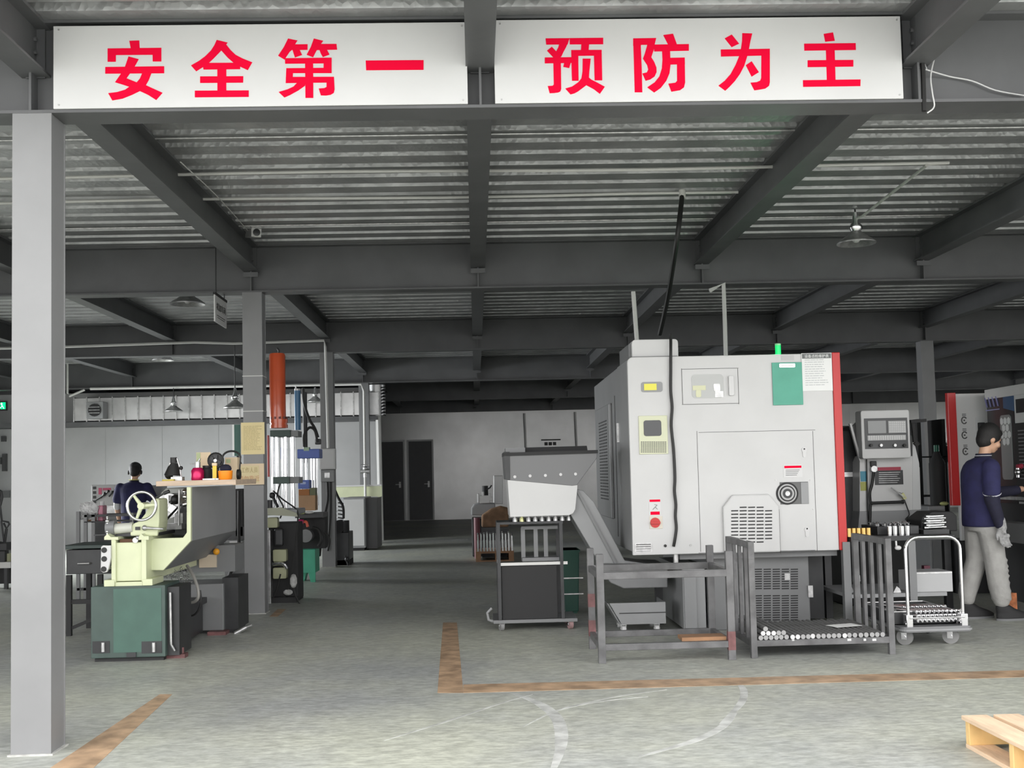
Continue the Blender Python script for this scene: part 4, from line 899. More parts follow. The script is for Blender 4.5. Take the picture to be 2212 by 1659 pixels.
for lay in range(3):
    for row in range(2):
        for i in range(11):
            x = ta+.125+i*(tb_-ta-.15)/10; y = ya+.08+row*.27+.02*lay; z = z0+.024+.0292*lay
            if sh0 is None: sh0 = link('steel_shaft', shp, chrome)
            else: o = sh0.copy(); COL.objects.link(o)
            o = sh0 if n == 0 else o
            o.location = (x+random.uniform(-.001, .001), y+.08, z); o.rotation_euler = (0, 0, .40+.03*lay)
            tag(o, '%s shiny shaft from the left, %s layer, %s row of the truck tray' % (words[i], ['lowest', 'middle', 'top'][lay], ['front', 'rear'][row]), 'metal part', 'shafts in the truck tray'); n += 1

# ================= people =================
def ell(s, a, b, ra, rb, n=14):
    """tapered tube with elliptical ends: ra=(rx,ry) about a, rb about b, along a->b"""
    a = Vector(a); b = Vector(b); d = b-a; L_ = d.length; q = d.to_track_quat('Z', 'Y').to_matrix(); vs = []; K = 6; fs = []
    for j in range(K+1):
        t_ = j/K; c_ = a+d*t_; rx = ra[0]+(rb[0]-ra[0])*t_; ry = ra[1]+(rb[1]-ra[1])*t_
        for i in range(n): g = 2*PI*i/n; vs.append(c_+q @ Vector((rx*math.cos(g), ry*math.sin(g), 0)))
    for j in range(K):
        for i in range(n): fs.append((j*n+i, j*n+(i+1) % n, (j+1)*n+(i+1) % n, (j+1)*n+i))
    s.add(vs, fs, True); s.add(vs[:n], [list(range(n))]); s.add(vs[-n:], [list(range(n))])
def loft(s, secs, n=20):
    """closed body lofted through horizontal-ish ellipses (cx,cy,z,rx,ry)"""
    vs = []; fs = []
    for (cx, cy, z, rx, ry) in secs:
        for i in range(n):
            g = 2*PI*i/n; vs.append((cx+rx*math.cos(g), cy+ry*math.sin(g), z))
    for j in range(len(secs)-1):
        for i in range(n): fs.append((j*n+i, j*n+(i+1) % n, (j+1)*n+(i+1) % n, (j+1)*n+i))
    s.add(vs, fs, True); s.add(vs[:n], [list(range(n))]); s.add(vs[-n:], [list(range(n))])
def limb(s, pts, rs):
    pts = [Vector(p) for p in pts]
    for i in range(len(pts)-1): s.cyl(pts[i], pts[i+1], rs[i], rs[i+1], 12)
    for p, r_ in zip(pts, rs): s.ball(p, r_, 12)
def remesh(o, vox=.012, it=4):
    r_ = o.modifiers.new('remesh', 'REMESH'); r_.mode = 'VOXEL'; r_.voxel_size = vox; r_.use_smooth_shade = True
    sm = o.modifiers.new('smooth', 'SMOOTH'); sm.factor = .5; sm.iterations = it
def hand(s, wrist, palm_dir, side, curl=.35, sc=1.0):
    """palm, four unequal bent fingers and a thumb leaving the side of the palm"""
    wr = Vector(wrist); d = Vector(palm_dir).normalized(); w_ = Vector(side).normalized(); nrm = d.cross(w_).normalized()
    pe = wr+d*.085*sc
    ell(s, wr-d*.01, wr+d*.045*sc, (.026*sc, .020*sc), (.038*sc, .017*sc)); 
    for k in range(5): s.ball(wr+d*.06*sc+w_*(k-2)*.016*sc, .017*sc, 10)
    for k, Lf in enumerate((.062, .074, .070, .055)):
        b0 = pe+w_*(k-1.5)*.020*sc; p1 = b0+(d*math.cos(curl*.5)+nrm*math.sin(curl*.5))*Lf*.5*sc; p2 = p1+(d*math.cos(curl*1.6)+nrm*math.sin(curl*1.6))*Lf*.3*sc; p3 = p2+(d*math.cos(curl*2.6)+nrm*math.sin(curl*2.6))*Lf*.25*sc
        limb(s, [b0-d*.02*sc, b0, p1, p2, p3], [.0105*sc, .0100*sc, .0090*sc, .0082*sc, .0072*sc])
    t0 = wr+d*.028*sc-w_*.030*sc; t1 = t0+(d*.6-w_*.6+nrm*.25).normalized()*.038*sc; t2 = t1+(d*.9-w_*.15+nrm*.4).normalized()*.030*sc
    limb(s, [t0, t1, t2], [.0125*sc, .0105*sc, .0085*sc])
def head(body, hc, m_, pitch, scale=1.0):
    """head facing +X of matrix m_ ; returns local matrix for hair and features"""
    H = m_ @ Matrix.Translation(hc) @ Matrix.Rotation(pitch, 4, 'Y')
    o_ = body.m; body.m = H
    k = scale
    body.ball((0, 0, .02*k), .098*k, 16, (1.0, .80, 1.12)); body.ball((.03*k, 0, -.035*k), .075*k, 14, (.92, .78, 1.0))
    body.ball((.062*k, 0, -.085*k), .030*k, 10, (1, 1.1, .8)); body.ball((.045*k, 0, -.07*k), .045*k, 10, (1, 1.1, .7))
    # nose, brow, lips, ears
    body.cyl((.092*k, 0, .005*k), (.115*k, 0, -.030*k), .009*k, .014*k, 8); body.ball((.108*k, 0, -.033*k), .013*k, 8)
    body.ball((.086*k, 0, .022*k), .03*k, 10, (.55, 1.5, .4)); body.ball((.092*k, 0, -.060*k), .018*k, 8, (.7, 1.4, .5)); body.ball((.090*k, 0, -.071*k), .016*k, 8, (.7, 1.2, .5))
    for sy in (-1, 1): body.ball((-.005*k, sy*.078*k, -.010*k), .03*k, 10, (.75, .35, 1.05)); body.ball((.068*k, sy*.04*k, -.03*k), .03*k, 8)
    body.m = o_
    return H
def face_bits(H, root, k=1.0):
    for sy in (-1, 1):
        link('eye', MB(H).ball((.084*k, sy*.031*k, .002*k), .010*k, 8, (.8, 1.3, .7)), mat('eye_dark', (.02, .015, .012), .2), root)
        link('eyebrow', MB(H).ball((.090*k, sy*.033*k, .024*k), .014*k, 8, (.5, 1.4, .28)), hair, root)
    link('mouth', MB(H).ball((.101*k, 0, -.0655*k), .012*k, 8, (.4, 1.7, .25)), mat('lip', (.35, .13, .11), .5), root)

# ---- person on the right: profile, facing the machine ----
fR = F(2135, 1338)
px, py = fR.x, fR.y
t = thing('person', 'person in navy polo and grey trousers standing in profile at the far right machine', 'person', (px, py, 0))
M = Matrix.Translation((px, py, 0)) @ Matrix.Rotation(math.radians(6), 4, 'Z')   # faces +X
body = MB(M)
limb(body, [(.0, 0, 1.30), (.03, 0, 1.40), (.055, 0, 1.49)], [.062, .052, .05])
HR = head(body, (.085, 0, 1.555), M, .38, .98)
loft(body, [(-.01, 0, .95, .10, .14), (-.01, 0, 1.1, .10, .13), (-.01, 0, 1.25, .11, .16), (0, 0, 1.33, .09, .17), (.01, 0, 1.38, .05, .07)])
# near (right) arm hangs, far arm reaches forward
limb(body, [(-.03, -.19, 1.30), (-.06, -.24, 1.04), (.0, -.25, .82), (.01, -.25, .79)], [.052, .043, .031, .028])
limb(body, [(.02, .19, 1.30), (.20, .22, 1.08), (.42, .16, 1.10), (.46, .15, 1.11)], [.052, .043, .031, .028])
hand(body, (.46, .15, 1.11), (1, -.1, -.1), (0, 1, 0), .5)
for sy, fx in ((-1, .07), (1, -.13)): limb(body, [(0, sy*.085, .9), (.0 if sy > 0 else .03, sy*.095, .5), (fx, sy*.10, .12)], [.07, .045, .035])
o = link('body', body, skin, t); remesh(o, .009, 3); face_bits(HR, t, .98)
sh = MB(M)
loft(sh, [(-.015, 0, .80, .155, .195), (-.02, 0, .86, .150, .195), (-.02, 0, 1.0, .145, .19), (-.02, 0, 1.15, .145, .195), (-.02, 0, 1.27, .135, .205), (-.01, 0, 1.335, .115, .19), (.0, 0, 1.375, .085, .13), (.02, 0, 1.40, .062, .075)])
limb(sh, [(-.02, -.185, 1.31), (-.045, -.225, 1.18), (-.055, -.24, 1.10)], [.078, .074, .072]); limb(sh, [(.02, .18, 1.31), (.12, .21, 1.18)], [.075, .07])
o = link('polo_shirt', sh, navy, t); remesh(o, .013, 4)
co_ = MB(M); loft(co_, [(.018, 0, 1.385, .070, .078), (.028, 0, 1.43, .064, .068)]); link('collar', co_, navy_d, o)
tr = MB(M); tr.cyl((-.050, -.235, 1.090), (-.052, -.238, 1.098), .0745, .0748, 18, False); tr.tube([(.018+.072*math.cos(a_*PI/8), .08*math.sin(a_*PI/8), 1.412) for a_ in range(16)], .003, 6, True); link('pale_trim', tr, mat('pale_piping', (.6, .6, .65), .7), o)
for pts_, rs_ in (([(-.055, -.24, 1.10), (-.062, -.243, 1.04), (-.02, -.250, .90), (-.003, -.250, .83)], [.062, .062, .052, .046]), ([(.16, .215, 1.13), (.20, .22, 1.08), (.42, .16, 1.10)], [.06, .058, .044])):
    sv = MB(M); limb(sv, pts_, rs_); o = link('oversleeve', sv, navy_d, t); remesh(o, .011, 4)
gv = MB(M); limb(gv, [(.0, -.25, .86), (.015, -.25, .80)], [.046, .042]); hand(gv, (.015, -.25, .80), (.15, 0, -1), (1, 0, 0), .55, 1.2)
o = link('work_glove', gv, mat('grey_knit_glove', (.32, .32, .32), .9, 0, .2, .3, 50), t); remesh(o, .008, 1)
tw = MB(M)
loft(tw, [(-.01, 0, .92, .125, .165), (-.01, 0, .84, .135, .175), (0, 0, .76, .135, .178)])
limb(tw, [(.0, -.085, .80), (.03, -.095, .52), (.05, -.10, .30), (.07, -.10, .21), (.07, -.10, .175)], [.105, .092, .088, .082, .072])
limb(tw, [(-.02, .085, .80), (-.03, .095, .50), (-.11, .10, .28), (-.13, .10, .21), (-.13, .10, .175)], [.105, .088, .084, .076, .068])
for k in range(7): z = .20+.055*k; tw.tube([(.07-.003*k+.085*math.cos(g), -.10+.083*math.sin(g), z+.02*math.sin(2*g+k)) for g in [PI*2*i/12 for i in range(12)]], .004, 5, True)
o = link('trousers', tw, khaki, t); remesh(o, .012, 3)
for sy, fx, rz in ((-1, .15, 0), (1, -.06, 0)):
    sb = MB(M); s_ = Vector((fx, sy*.10, 0))
    loft(sb, [(fx+.02, sy*.10, .005, .15, .05), (fx+.02, sy*.10, .04, .155, .052), (fx+.0, sy*.10, .065, .13, .05), (fx-.05, sy*.10, .10, .085, .048), (fx-.07, sy*.10, .13, .06, .046)])
    o = link('shoe', sb, blackm, t); remesh(o, .009, 2)
    ss = MB(M); loft(ss, [(fx+.02, sy*.10, 0, .153, .052), (fx+.02, sy*.10, .018, .156, .054)]); link('sole', ss, mgrey, o)
hb = MB(HR); k = .98
hb.ball((-.012, 0, .035), .104, 18, (1.0, .86, 1.08)); hb.ball((-.035, 0, -.01), .082, 14, (.95, .92, 1.1)); hb.ball((.05, 0, .075), .05, 12, (1, 1.2, .8))
o = link('hair', hb, hair, t); remesh(o, .008, 6)
bo = MB(HR); bo.ball((-.03, 0, .118), .028, 10, (1.5, 1, .7)); link('hair_tuft', bo, hair, o)

# ---- person at the far left: back view at a lathe ----
pL = P(289, 1100, 16.5); px, py = pL.x, 16.5
t = thing('person', 'person in navy polo and dark cap seen from behind at the far left lathe', 'person', (px, py, 0))
M = Matrix.Translation((px, py, 0)) @ Matrix.Rotation(math.radians(90), 4, 'Z') @ Matrix.Scale(.955, 4)
body = MB(M)
limb(body, [(.0, 0, 1.30), (.03, 0, 1.42), (.05, 0, 1.50)], [.062, .052, .05])
HL = head(body, (.075, 0, 1.58), M, .35, .98)
loft(body, [(-.01, 0, .95, .10, .14), (-.01, 0, 1.25, .11, .16), (0, 0, 1.36, .09, .17), (.01, 0, 1.40, .05, .07)])
limb(body, [(.0, .20, 1.33), (.02, .26, 1.07), (.16, .27, .86), (.19, .27, .83)], [.054, .044, .032, .028])
limb(body, [(.0, -.20, 1.33), (.10, -.28, 1.10), (.26, -.30, .98), (.30, -.30, .97)], [.054, .044, .032, .028])
hand(body, (.18, .27, .84), (.5, 0, -1), (0, -1, 0), .4); hand(body, (.29, -.30, .975), (1, 0, -.5), (0, 1, 0), .5)
for sy in (-1, 1): limb(body, [(0, sy*.09, .9), (.02, sy*.12, .5), (0, sy*.13, .09)], [.08, .055, .04])
o = link('body', body, skin, t); remesh(o, .011, 3); face_bits(HL, t, .98)
sh = MB(M)
loft(sh, [(-.0, 0, .80, .15, .185), (-.02, 0, .92, .14, .18), (-.02, 0, 1.08, .135, .18), (-.02, 0, 1.22, .135, .20), (-.02, 0, 1.33, .12, .215), (-.01, 0, 1.385, .09, .17), (.0, 0, 1.42, .06, .08)])
limb(sh, [(.0, .20, 1.33), (.015, .245, 1.16)], [.082, .078]); limb(sh, [(.0, -.20, 1.33), (.06, -.255, 1.18)], [.082, .078])
o = link('polo_shirt', sh, navy, t); remesh(o, .014, 4)
cc = MB(M); loft(cc, [(.015, 0, 1.40, .072, .080), (.022, 0, 1.445, .064, .070)]); link('collar', cc, navy_d, o)
cc = MB(M); cc.tube([(.022+.066*math.cos(a_*PI/8), .072*math.sin(a_*PI/8), 1.452) for a_ in range(16)], .006, 6, True); link('lanyard', cc, mat('yellow_cord', (.6, .6, .15), .7), o)
for pts_ in ([(.02, .255, 1.10), (.03, .26, 1.05)], [(.08, -.27, 1.13), (.11, -.285, 1.08)]): gz = MB(M); limb(gz, pts_, [.052, .050]); link('white_sleeve_band', gz, white, t)
tw = MB(M); loft(tw, [(0, 0, .93, .125, .165), (0, 0, .82, .13, .17)])
for sy in (-1, 1): limb(tw, [(0, sy*.09, .84), (.02, sy*.12, .5), (.0, sy*.13, .08)], [.10, .085, .07])
o = link('trousers', tw, navy_d, t); remesh(o, .014, 3)
for sy in (-1, 1):
    sb = MB(M); loft(sb, [(.05, sy*.13, 0, .135, .045), (.05, sy*.13, .035, .14, .048), (.0, sy*.13, .085, .065, .042)]); o = link('shoe', sb, blackm, t); remesh(o, .012, 2)
hb = MB(HL); hb.ball((-.012, 0, .02), .104, 18, (1.0, .86, 1.0)); hb.ball((-.035, 0, -.02), .082, 14, (.95, .92, 1.0)); o = link('hair', hb, hair, t); remesh(o, .012, 2)
cp = MB(HL); cp.ball((-.005, 0, .055), .104, 16, (1.02, .9, .85)); link('cap', cp, blackm, t)
cp = MB(HL)
for sy in (-1, 1): cp.ball((-.005, sy*.095, -.02), .03, 10, (.9, .5, 1.2))
link('ear_defender', cp, blackm, t)

# ================= left manual lathe =================
YL = 8.72
t = thing('manual_lathe', 'cream and green manual lathe seen from its handwheel end at left', 'lathe', (X(290, 1420, YL), 9.4, 0))
ml = t
def lp(px, py, Y=YL): v = P(px, py, Y); return (v.x, v.z)
def lrect(mb, x0, y0, x1, y1, ya, yb, r=0, Y=None):
    return frect(mb, x0, y0, x1, y1, ya, yb, r, Y or ya)
# tailstock-end pedestal
g0, g1 = X(196, 1350, YL), X(357, 1350, YL); gz = Z(276, 1266, YL)
link('front_pedestal', MB().box(g0, g1, YL, YL+.42, .03, gz), green, t, .006)
link('pedestal_side', MB().box(g1, g1+.09, YL+.06, YL+.42, .03, gz-.02), dark, t)
link('side_pipe', MB().tube([(g1+.03, YL+.03, gz-.06), (g1+.035, YL+.03, gz-.45), (g1+.06, YL+.04, gz-.5)], .010), zinc, t)
for a_, b_ in ((200, 237), (306, 350)):
    r_ = MB(); frect(r_, a_, 1385, b_, 1411, YL-.004, YL+.001, 0, YL); o = link('footing_recess', r_, dark, t)
    c = P((a_+b_)/2+4, 1398, YL-.01); link('levelling_bolt', MB().cyl((c.x, c.y, c.z-.035), (c.x, c.y, c.z+.035), .014), zinc, o)
link('name_patch', MB().box(g0+.17, g0+.53, YL-.003, YL, .07, gz-.02), mat('fresh_green_paint', (.055, .12, .095), .45, 0, .08), t)
link('latch', MB().box(g0+.27, g0+.34, YL-.012, YL, .035, .07), dark, t)
link('floor_skid', MB().box(g0+.02, g1-.02, YL+.03, YL+.4, 0, .03), blackm, t)
rb = MB(); rb.box(g1-.02, g1+.12, YL+.1, YL+.2, 0, .03).cyl((g1+.09, YL+.15, .03), (g1+.09, YL+.15, .075), .012, n=8); link('levelling_foot', rb, redd, t)
# rear pedestal (headstock end)
YR = 10.15
h0, h1 = X(372, 1350, YR), X(483, 1350, YR)
link('rear_pedestal', MB().box(h0-.1, h1, YR, YR+.5, .03, Z(430, 1262, YR)), mgrey, t, .006)
link('rear_pedestal_side', MB().box(h1-.02, h1+.12, YR+.05, YR+.5, .03, Z(460, 1250, YR)), dark, t)
rb = MB(); rb.box(h1-.12, h1+.04, YR-.1, YR+.05, 0, .03); link('levelling_foot', rb, redd, t)
rb = MB(); rb.cyl((h1+.1, YR-.02, .0), (h1+.2, YR, .05), .02).cyl((h1+.2, YR, .05), (h1+.25, YR, .07), .012); link('drain_tap', rb, zinc, t)
link('foot_skid', MB().box(h0-.08, h1+.1, YR+.05, YR+.45, 0, .03), blackm, t)
# bed end
bd = MB()
bd.prism([lp(*q) for q in ((240, 1168), (256, 1168), (256, 1160), (248, 1160), (246, 1158), (240, 1158))], 'y', YL+.02, YL+1.6)
link('bed_end', MB().box(X(241, 1200, YL), X(313, 1200, YL), YL+.02, YL+.10, Z(280, 1256, YL), Z(280, 1172, YL)), cream, t, .008)
for qa, qb in ((240, 250), (305, 316)): link('bed_flange', MB().box(X(qa, 1200, YL), X(qb, 1200, YL), YL, YL+1.6, Z(280, 1258, YL), Z(qa, 1160, YL)), cream, t, .006)
for qa, qb in ((225, 248), (308, 330)): link('bed_foot', MB().box(X(qa, 1260, YL), X(qb, 1260, YL), YL-.01, YL+.3, gz, gz+.05), cream, t, .006)
link('bed_foot_plate', MB().box(X(246, 1260, YL), X(310, 1260, YL), YL+.01, YL+.3, gz, gz+.03), cream, t)
link('bed_way', MB().prism([lp(*q) for q in ((226, 1166), (226, 1160), (233, 1153), (240, 1160), (256, 1160), (256, 1166))], 'y', YL-.01, YL+1.6), cream, t)
link('rear_way', MB().prism([lp(*q) for q in ((300, 1160), (306, 1153), (311, 1158), (322, 1158), (322, 1166), (300, 1166))], 'y', YL-.01, YL+1.6), cream, t)
link('bed_recess', MB().box(X(256, 1168, YL), X(289, 1168, YL), YL+.03, YL+.06, Z(270, 1172, YL), Z(270, 1165, YL)), mat('rusty_iron', (.10, .045, .02), .7), t)
c = P(292, 1167, YL); link('clamp_nut', MB().cyl((c.x, YL, c.z), (c.x, YL+.06, c.z), .022, n=8).ball((c.x+.02, YL, c.z+.02), .016), zinc, t)
# three-hole bracket and lead screws
br = MB(); br.prism([lp(*q) for q in ((220, 1181), (224, 1178), (241, 1178), (241, 1205), (236, 1228), (232, 1236), (224, 1237), (219, 1232))], 'y', YL-.02, YL+.01); o = link('leadscrew_bracket', br, white, t, .004)
for py_ in (1188, 1207, 1229): c = P(227 if py_ < 1220 else 226, py_, YL); link('shaft_hole', MB().cyl((c.x, YL-.024, c.z), (c.x, YL-.01, c.z), .021), black, o)
for k, py_ in enumerate((1188, 1207, 1229)): c = P(227, py_, YL); link('feed_shaft', MB().cyl((c.x, YL+.01, c.z), (c.x, YL+1.5, c.z), .012), zinc, t)
# cream chip tray + splash guard
gx = X(415, 1110, 8.9)
prof = [lp(*q, 8.9) for q in ((320, 1163), (398, 1161), (406, 1150), (406, 1052), (415, 1052), (415, 1168), (356, 1231), (320, 1231))]
link('chip_tray_end', MB().prism(prof, 'y', 8.86, 8.90), cream, t, .004)
link('splash_guard', MB().box(gx-.02, gx, 8.90, 10.5, Z(415, 1168, 8.9), Z(415, 1052, 8.9)), mgrey2, t)
sl = MB(); q = [lp(415, 1168, 8.9), lp(356, 1231, 8.9), lp(345, 1231, 8.9), lp(404, 1168, 8.9)]
sl.prism(q, 'y', 8.90, 10.5); link('tray_slope', sl, mgrey, t)
link('tray_bottom', MB().box(X(322, 1231, 8.9), X(352, 1231, 8.9), 8.9, 10.5, Z(330, 1231, 8.9), Z(330, 1228, 8.9)), mgrey2, t)
link('tray_back_box', MB().box(h1-.35, h1+.08, YR+.12, YR+.5, Z(460, 1238, YR), Z(460, 1180, YR)), mgrey, t)
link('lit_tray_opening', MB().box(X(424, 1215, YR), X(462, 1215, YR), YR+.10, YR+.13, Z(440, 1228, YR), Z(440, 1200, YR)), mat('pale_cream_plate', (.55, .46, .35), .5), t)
c = P(463, 1193, YR); link('orange_fitting', MB().ball((c.x, YR+.08, c.z), .03), mat('amber', (.8, .35, .02), .4), t)
# tailstock
ts = MB(); ts.prism([lp(*q, 8.80) for q in ((281, 1158), (281, 1137), (290, 1130), (300, 1126), (313, 1110), (322, 1092), (326, 1080), (340, 1076), (344, 1080), (344, 1128), (340, 1158))], 'y', 8.80, 9.05)
link('tailstock_body', ts, cream, t, .012)
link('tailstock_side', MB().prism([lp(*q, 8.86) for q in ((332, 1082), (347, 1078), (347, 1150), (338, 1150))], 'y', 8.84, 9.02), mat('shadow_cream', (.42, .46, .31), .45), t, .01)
c = P(306, 1093, 8.66); 
hw = MB(); hw.tube([(c.x+.107*math.cos(a_), c.y, c.z+.107*math.sin(a_)) for a_ in [2*PI*i/32 for i in range(32)]], .0115, 10, True)
o = link('handwheel_rim', hw, chrome, t)
hs = MB()
for a_ in (PI*.02, PI*.70, PI*1.38): hs.cyl((c.x, c.y, c.z), (c.x+.10*math.cos(a_), c.y, c.z+.10*math.sin(a_)), .017, .010, 10)
hs.cyl((c.x, c.y-.025, c.z), (c.x, c.y+.14, c.z), .026); link('handwheel_spokes', hs, cream, o)
c = P(322, 1140, 8.78); link('clamp_lever', MB().cyl((c.x-.03, 8.77, c.z), (c.x+.12, 8.74, c.z-.01), .012, .008).ball((c.x-.03, 8.77, c.z), .022), zinc, t)
link('small_badge', MB().box(X(292, 1141, 8.79), X(302, 1141, 8.79), 8.79, 8.80, Z(296, 1145, 8.79), Z(296, 1138, 8.79)), dark, t)
bb = MB(); c = P(262, 1140, 8.82); bb.cyl((c.x-.10, 8.82, c.z-.01), (c.x+.09, 8.82, c.z), .042, .040, 20); link('compound_barrel', bb, mat('pale_cast', (.55, .56, .50), .4), t)
c = P(238, 1140, 8.8); link('dial_drum', MB().cyl((c.x-.03, 8.82, c.z), (c.x+.035, 8.82, c.z), .058, n=22), mgrey, t)
cr = MB(); c = P(229, 1140, 8.75); cr.cyl((c.x, 8.78, c.z-.06), (c.x, 8.78, c.z+.07), .008).ball((c.x, 8.78, c.z+.05), .017).ball((c.x, 8.78, c.z-.03), .014).ball((c.x, 8.78, c.z+.0), .017).ball((c.x, 8.78, c.z+.08), .010); link('ball_crank', cr, chrome, t)
link('cross_slide', MB().box(X(236, 1156, 8.85), X(345, 1156, 8.85), 8.82, 9.3, Z(290, 1158, 8.85), Z(290, 1151, 8.85)).bar(P(203, 1156, 8.85), P(262, 1154, 8.85), .010), dark, t)
# carriage and headstock beyond
YC = 9.4
link('saddle', MB().prism([lp(*q, YC) for q in ((346, 1156), (346, 1140), (362, 1134), (398, 1130), (402, 1158))], 'y', YC, YC+.5), mgrey, t, .01)
link('headstock', MB().prism([lp(*q, 9.95) for q in ((346, 1152), (346, 1066), (358, 1054), (400, 1054), (404, 1150))], 'y', 9.95, 10.5), mat('headstock_grey', (.30, .31, .29), .45), t, .015)
c = P(372, 1092, 9.8); link('chuck', MB().cyl((c.x, 9.68, c.z), (c.x, 9.95, c.z), .105, n=28).cyl((c.x, 9.64, c.z), (c.x, 9.7, c.z), .05), zinc, t)
link('chuck_jaw', MB().bar((c.x, 9.65, c.z+.02), (c.x, 9.65, c.z+.09), .03, .06).bar((c.x-.02, 9.65, c.z-.01), (c.x-.08, 9.65, c.z-.05), .03, .06).bar((c.x+.02, 9.65, c.z-.01), (c.x+.08, 9.65, c.z-.05), .03, .06), chrome, t)
c = P(379, 1079, 9.3); link('black_bulb_knob', MB().ball((c.x, 9.3, c.z), .04, 16).cyl((c.x-.04, 9.3, c.z-.03), (c.x-.02, 9.3, c.z-.01), .018), black, t)
link('tool_post', MB().cb(tuple(P(390, 1120, 9.35)), (.07, .12, .09)).cb(tuple(P(378, 1137, 9.3)), (.14, .12, .05)), zinc, t, .004)
link('toolpost_handle', MB().tube(smooth([P(338, 1140, 9.0), P(352, 1130, 9.1), P(375, 1106, 9.25), P(390, 1090, 9.3)]), .009), black, t)
link('upper_lever', MB().cyl(P(337, 1075, 9.0), P(358, 1064, 9.0), .008).cyl(P(354, 1066, 9.0), P(366, 1061, 9.0), .014), dark, t)
link('guide_rod', MB().cyl(P(388, 1058, 9.2), P(386, 1135, 9.2), .010), zinc, t)
link('chrome_gear', MB().ball(P(401, 1073, 9.2), .028).ball(P(399, 1062, 9.2), .022).cyl(P(396, 1090, 9.2), P(404, 1088, 9.2), .02), chrome, t)
link('coolant_hose', MB().tube(smooth([P(404, 1222, 9.6), P(418, 1245, 9.5), P(428, 1275, 9.45), P(426, 1295, 9.45), P(410, 1302, 9.5), P(395, 1292, 9.5), P(378, 1283, 9.5)]), .013), mat('grey_hose', (.30, .29, .27), .4), t)
link('black_hose_loop', MB().tube(smooth([P(432, 1275, 9.7), P(434, 1300, 9.7), P(426, 1322, 9.7), P(412, 1330, 9.7), P(398, 1318, 9.7)]), .008), black, t)
random.seed(8); cc = MB()
for k in range(90):
    c = P(random.uniform(362, 412), random.uniform(1228, 1282), random.uniform(9.3, 9.9)); a_ = random.uniform(0, PI); cc.tube([(c.x+.018*math.cos(a_+q), c.y+.01*q, c.z+.018*math.sin(a_+q)) for q in (0, .9, 1.8, 2.7)], .003, 4)
o = link('metal_swarf', cc, zinc, t); o['kind'] = 'stuff'
link('catch_pan', MB().box(X(362, 1310, 9.5), X(410, 1310, 9.5), 9.2, 10.1, .28, .33).box(X(364, 1310, 9.5), X(400, 1310, 9.5), 9.6, 10.1, .03, .28), dark, t)
# plank on top of the guard
YK = 9.0
zk0 = max(Z(450, 1051, YK), Z(415, 1052, 8.9), Z(340, 1050, 9.95))+.002; zk1 = zk0+.04
k0, k1 = X(346, 1045, YK), X(522, 1045, YK)
pl = MB().box(k0, k1-.02, YK-.12, YK+.7, zk0, zk1)
o = tag(link('wooden_shelf_board', pl, mat('pale_board', (.58, .45, .34), .65, 0, .1, .05, 6, stretch=(1, 5, 5)), None, .003), 'pale wooden board laid across the top of the lathe guard', 'board')
def on(px): return X(px, 1040, YK)
def it(name, label, cat, px, y=YK+.0): return thing(name, label, cat, (X(px, 1036, y), y, zk1))
# machine lamp (black)
t = it('machine_lamp', 'black cone machine lamp on a jointed arm at the left of the board', 'lamp', 380)
a_ = P(375, 990, YK); link('lamp_head', MB().cyl(P(375, 988, YK), P(375, 1000, YK), .026).cyl(P(375, 1000, YK), P(373, 1027, YK), .03, .066), black, t)
link('arm', MB().cyl(P(382, 990, YK), P(389, 1012, YK), .007).cyl(P(389, 1012, YK), (X(391, 1040, YK), YK, zk1+.01), .007).cyl(P(368, 1000, YK-.02), P(361, 1022, YK-.02), .007), zinc, t)
link('counterweight', MB().ball(P(365, 1026, YK+.02), .034).ball(P(391, 1011, YK), .016), black, t)
link('lamp_base', MB().box(X(372, 1036, YK), X(396, 1036, YK), YK-.04, YK+.04, zk1, zk1+.03), zinc, t)
t = it('spray_gun_can', 'red metal oil can with grey cap on the board', 'can', 427)
x = X(427, 1036, YK); hh = Z(427, 1010, YK)-zk1
link('can_body', MB().lathe([(.0, 0), (.047, 0), (.05, .01), (.05, hh*.75), (.035, hh*.98), (.02, hh)], (x, YK, zk1)), mat('magenta_red', (.55, .01, .10), .25, .4), t)
link('can_cap', MB().cyl((x, YK, zk1+hh), (x, YK, zk1+hh+.045), .022).cyl((x-.06, YK, zk1+hh+.03), (x+.01, YK, zk1+hh+.035), .004).cyl((x, YK, zk1+hh+.04), (x+.02, YK, zk1+hh+.07), .007), zinc, t)
t = it('black_jar', 'small black jar between the red can and the yellow brush', 'jar', 447, YK+.08); x = X(447, 1036, YK+.08); link('jar_body', MB().lathe([(0, 0), (.042, 0), (.042, .085), (.03, .10), (0, .10)], (x, YK+.08, zk1)), blackm, t); link('jar_lid', MB().cyl((x, YK+.08, zk1+.1), (x, YK+.08, zk1+.115), .034), black, t)
t = it('desk_fan', 'small black round fan on the board behind the yellow brush', 'fan', 468, YK+.16); c = P(466, 995, YK+.16)
link('fan_cage', MB().tube([(c.x+.062*math.cos(q), c.y, c.z+.062*math.sin(q)) for q in [PI*i/10 for i in range(20)]], .006, 6, True).cyl((c.x, c.y, c.z), (c.x, c.y+.03, c.z), .058, n=20), black, t)
link('fan_blade', MB().cb((c.x, c.y-.01, c.z), (.09, .006, .03), (0, .5, 0)).cb((c.x, c.y-.01, c.z), (.09, .006, .03), (0, 1.6, 0)), dark, t)
link('fan_hub', MB().cyl((c.x, c.y-.02, c.z), (c.x, c.y, c.z), .014), zinc, t)
link('fan_stand', MB().cyl((c.x+.01, c.y+.02, zk1), (c.x+.01, c.y+.02, c.z), .012).cyl((c.x+.01, c.y+.02, zk1), (c.x+.01, c.y+.02, zk1+.012), .04), black, t)
t = it('yellow_brush', 'yellow handled brush standing upright beside the orange bowl', 'brush', 464, YK-.05); x = X(464, 1036, YK-.05)
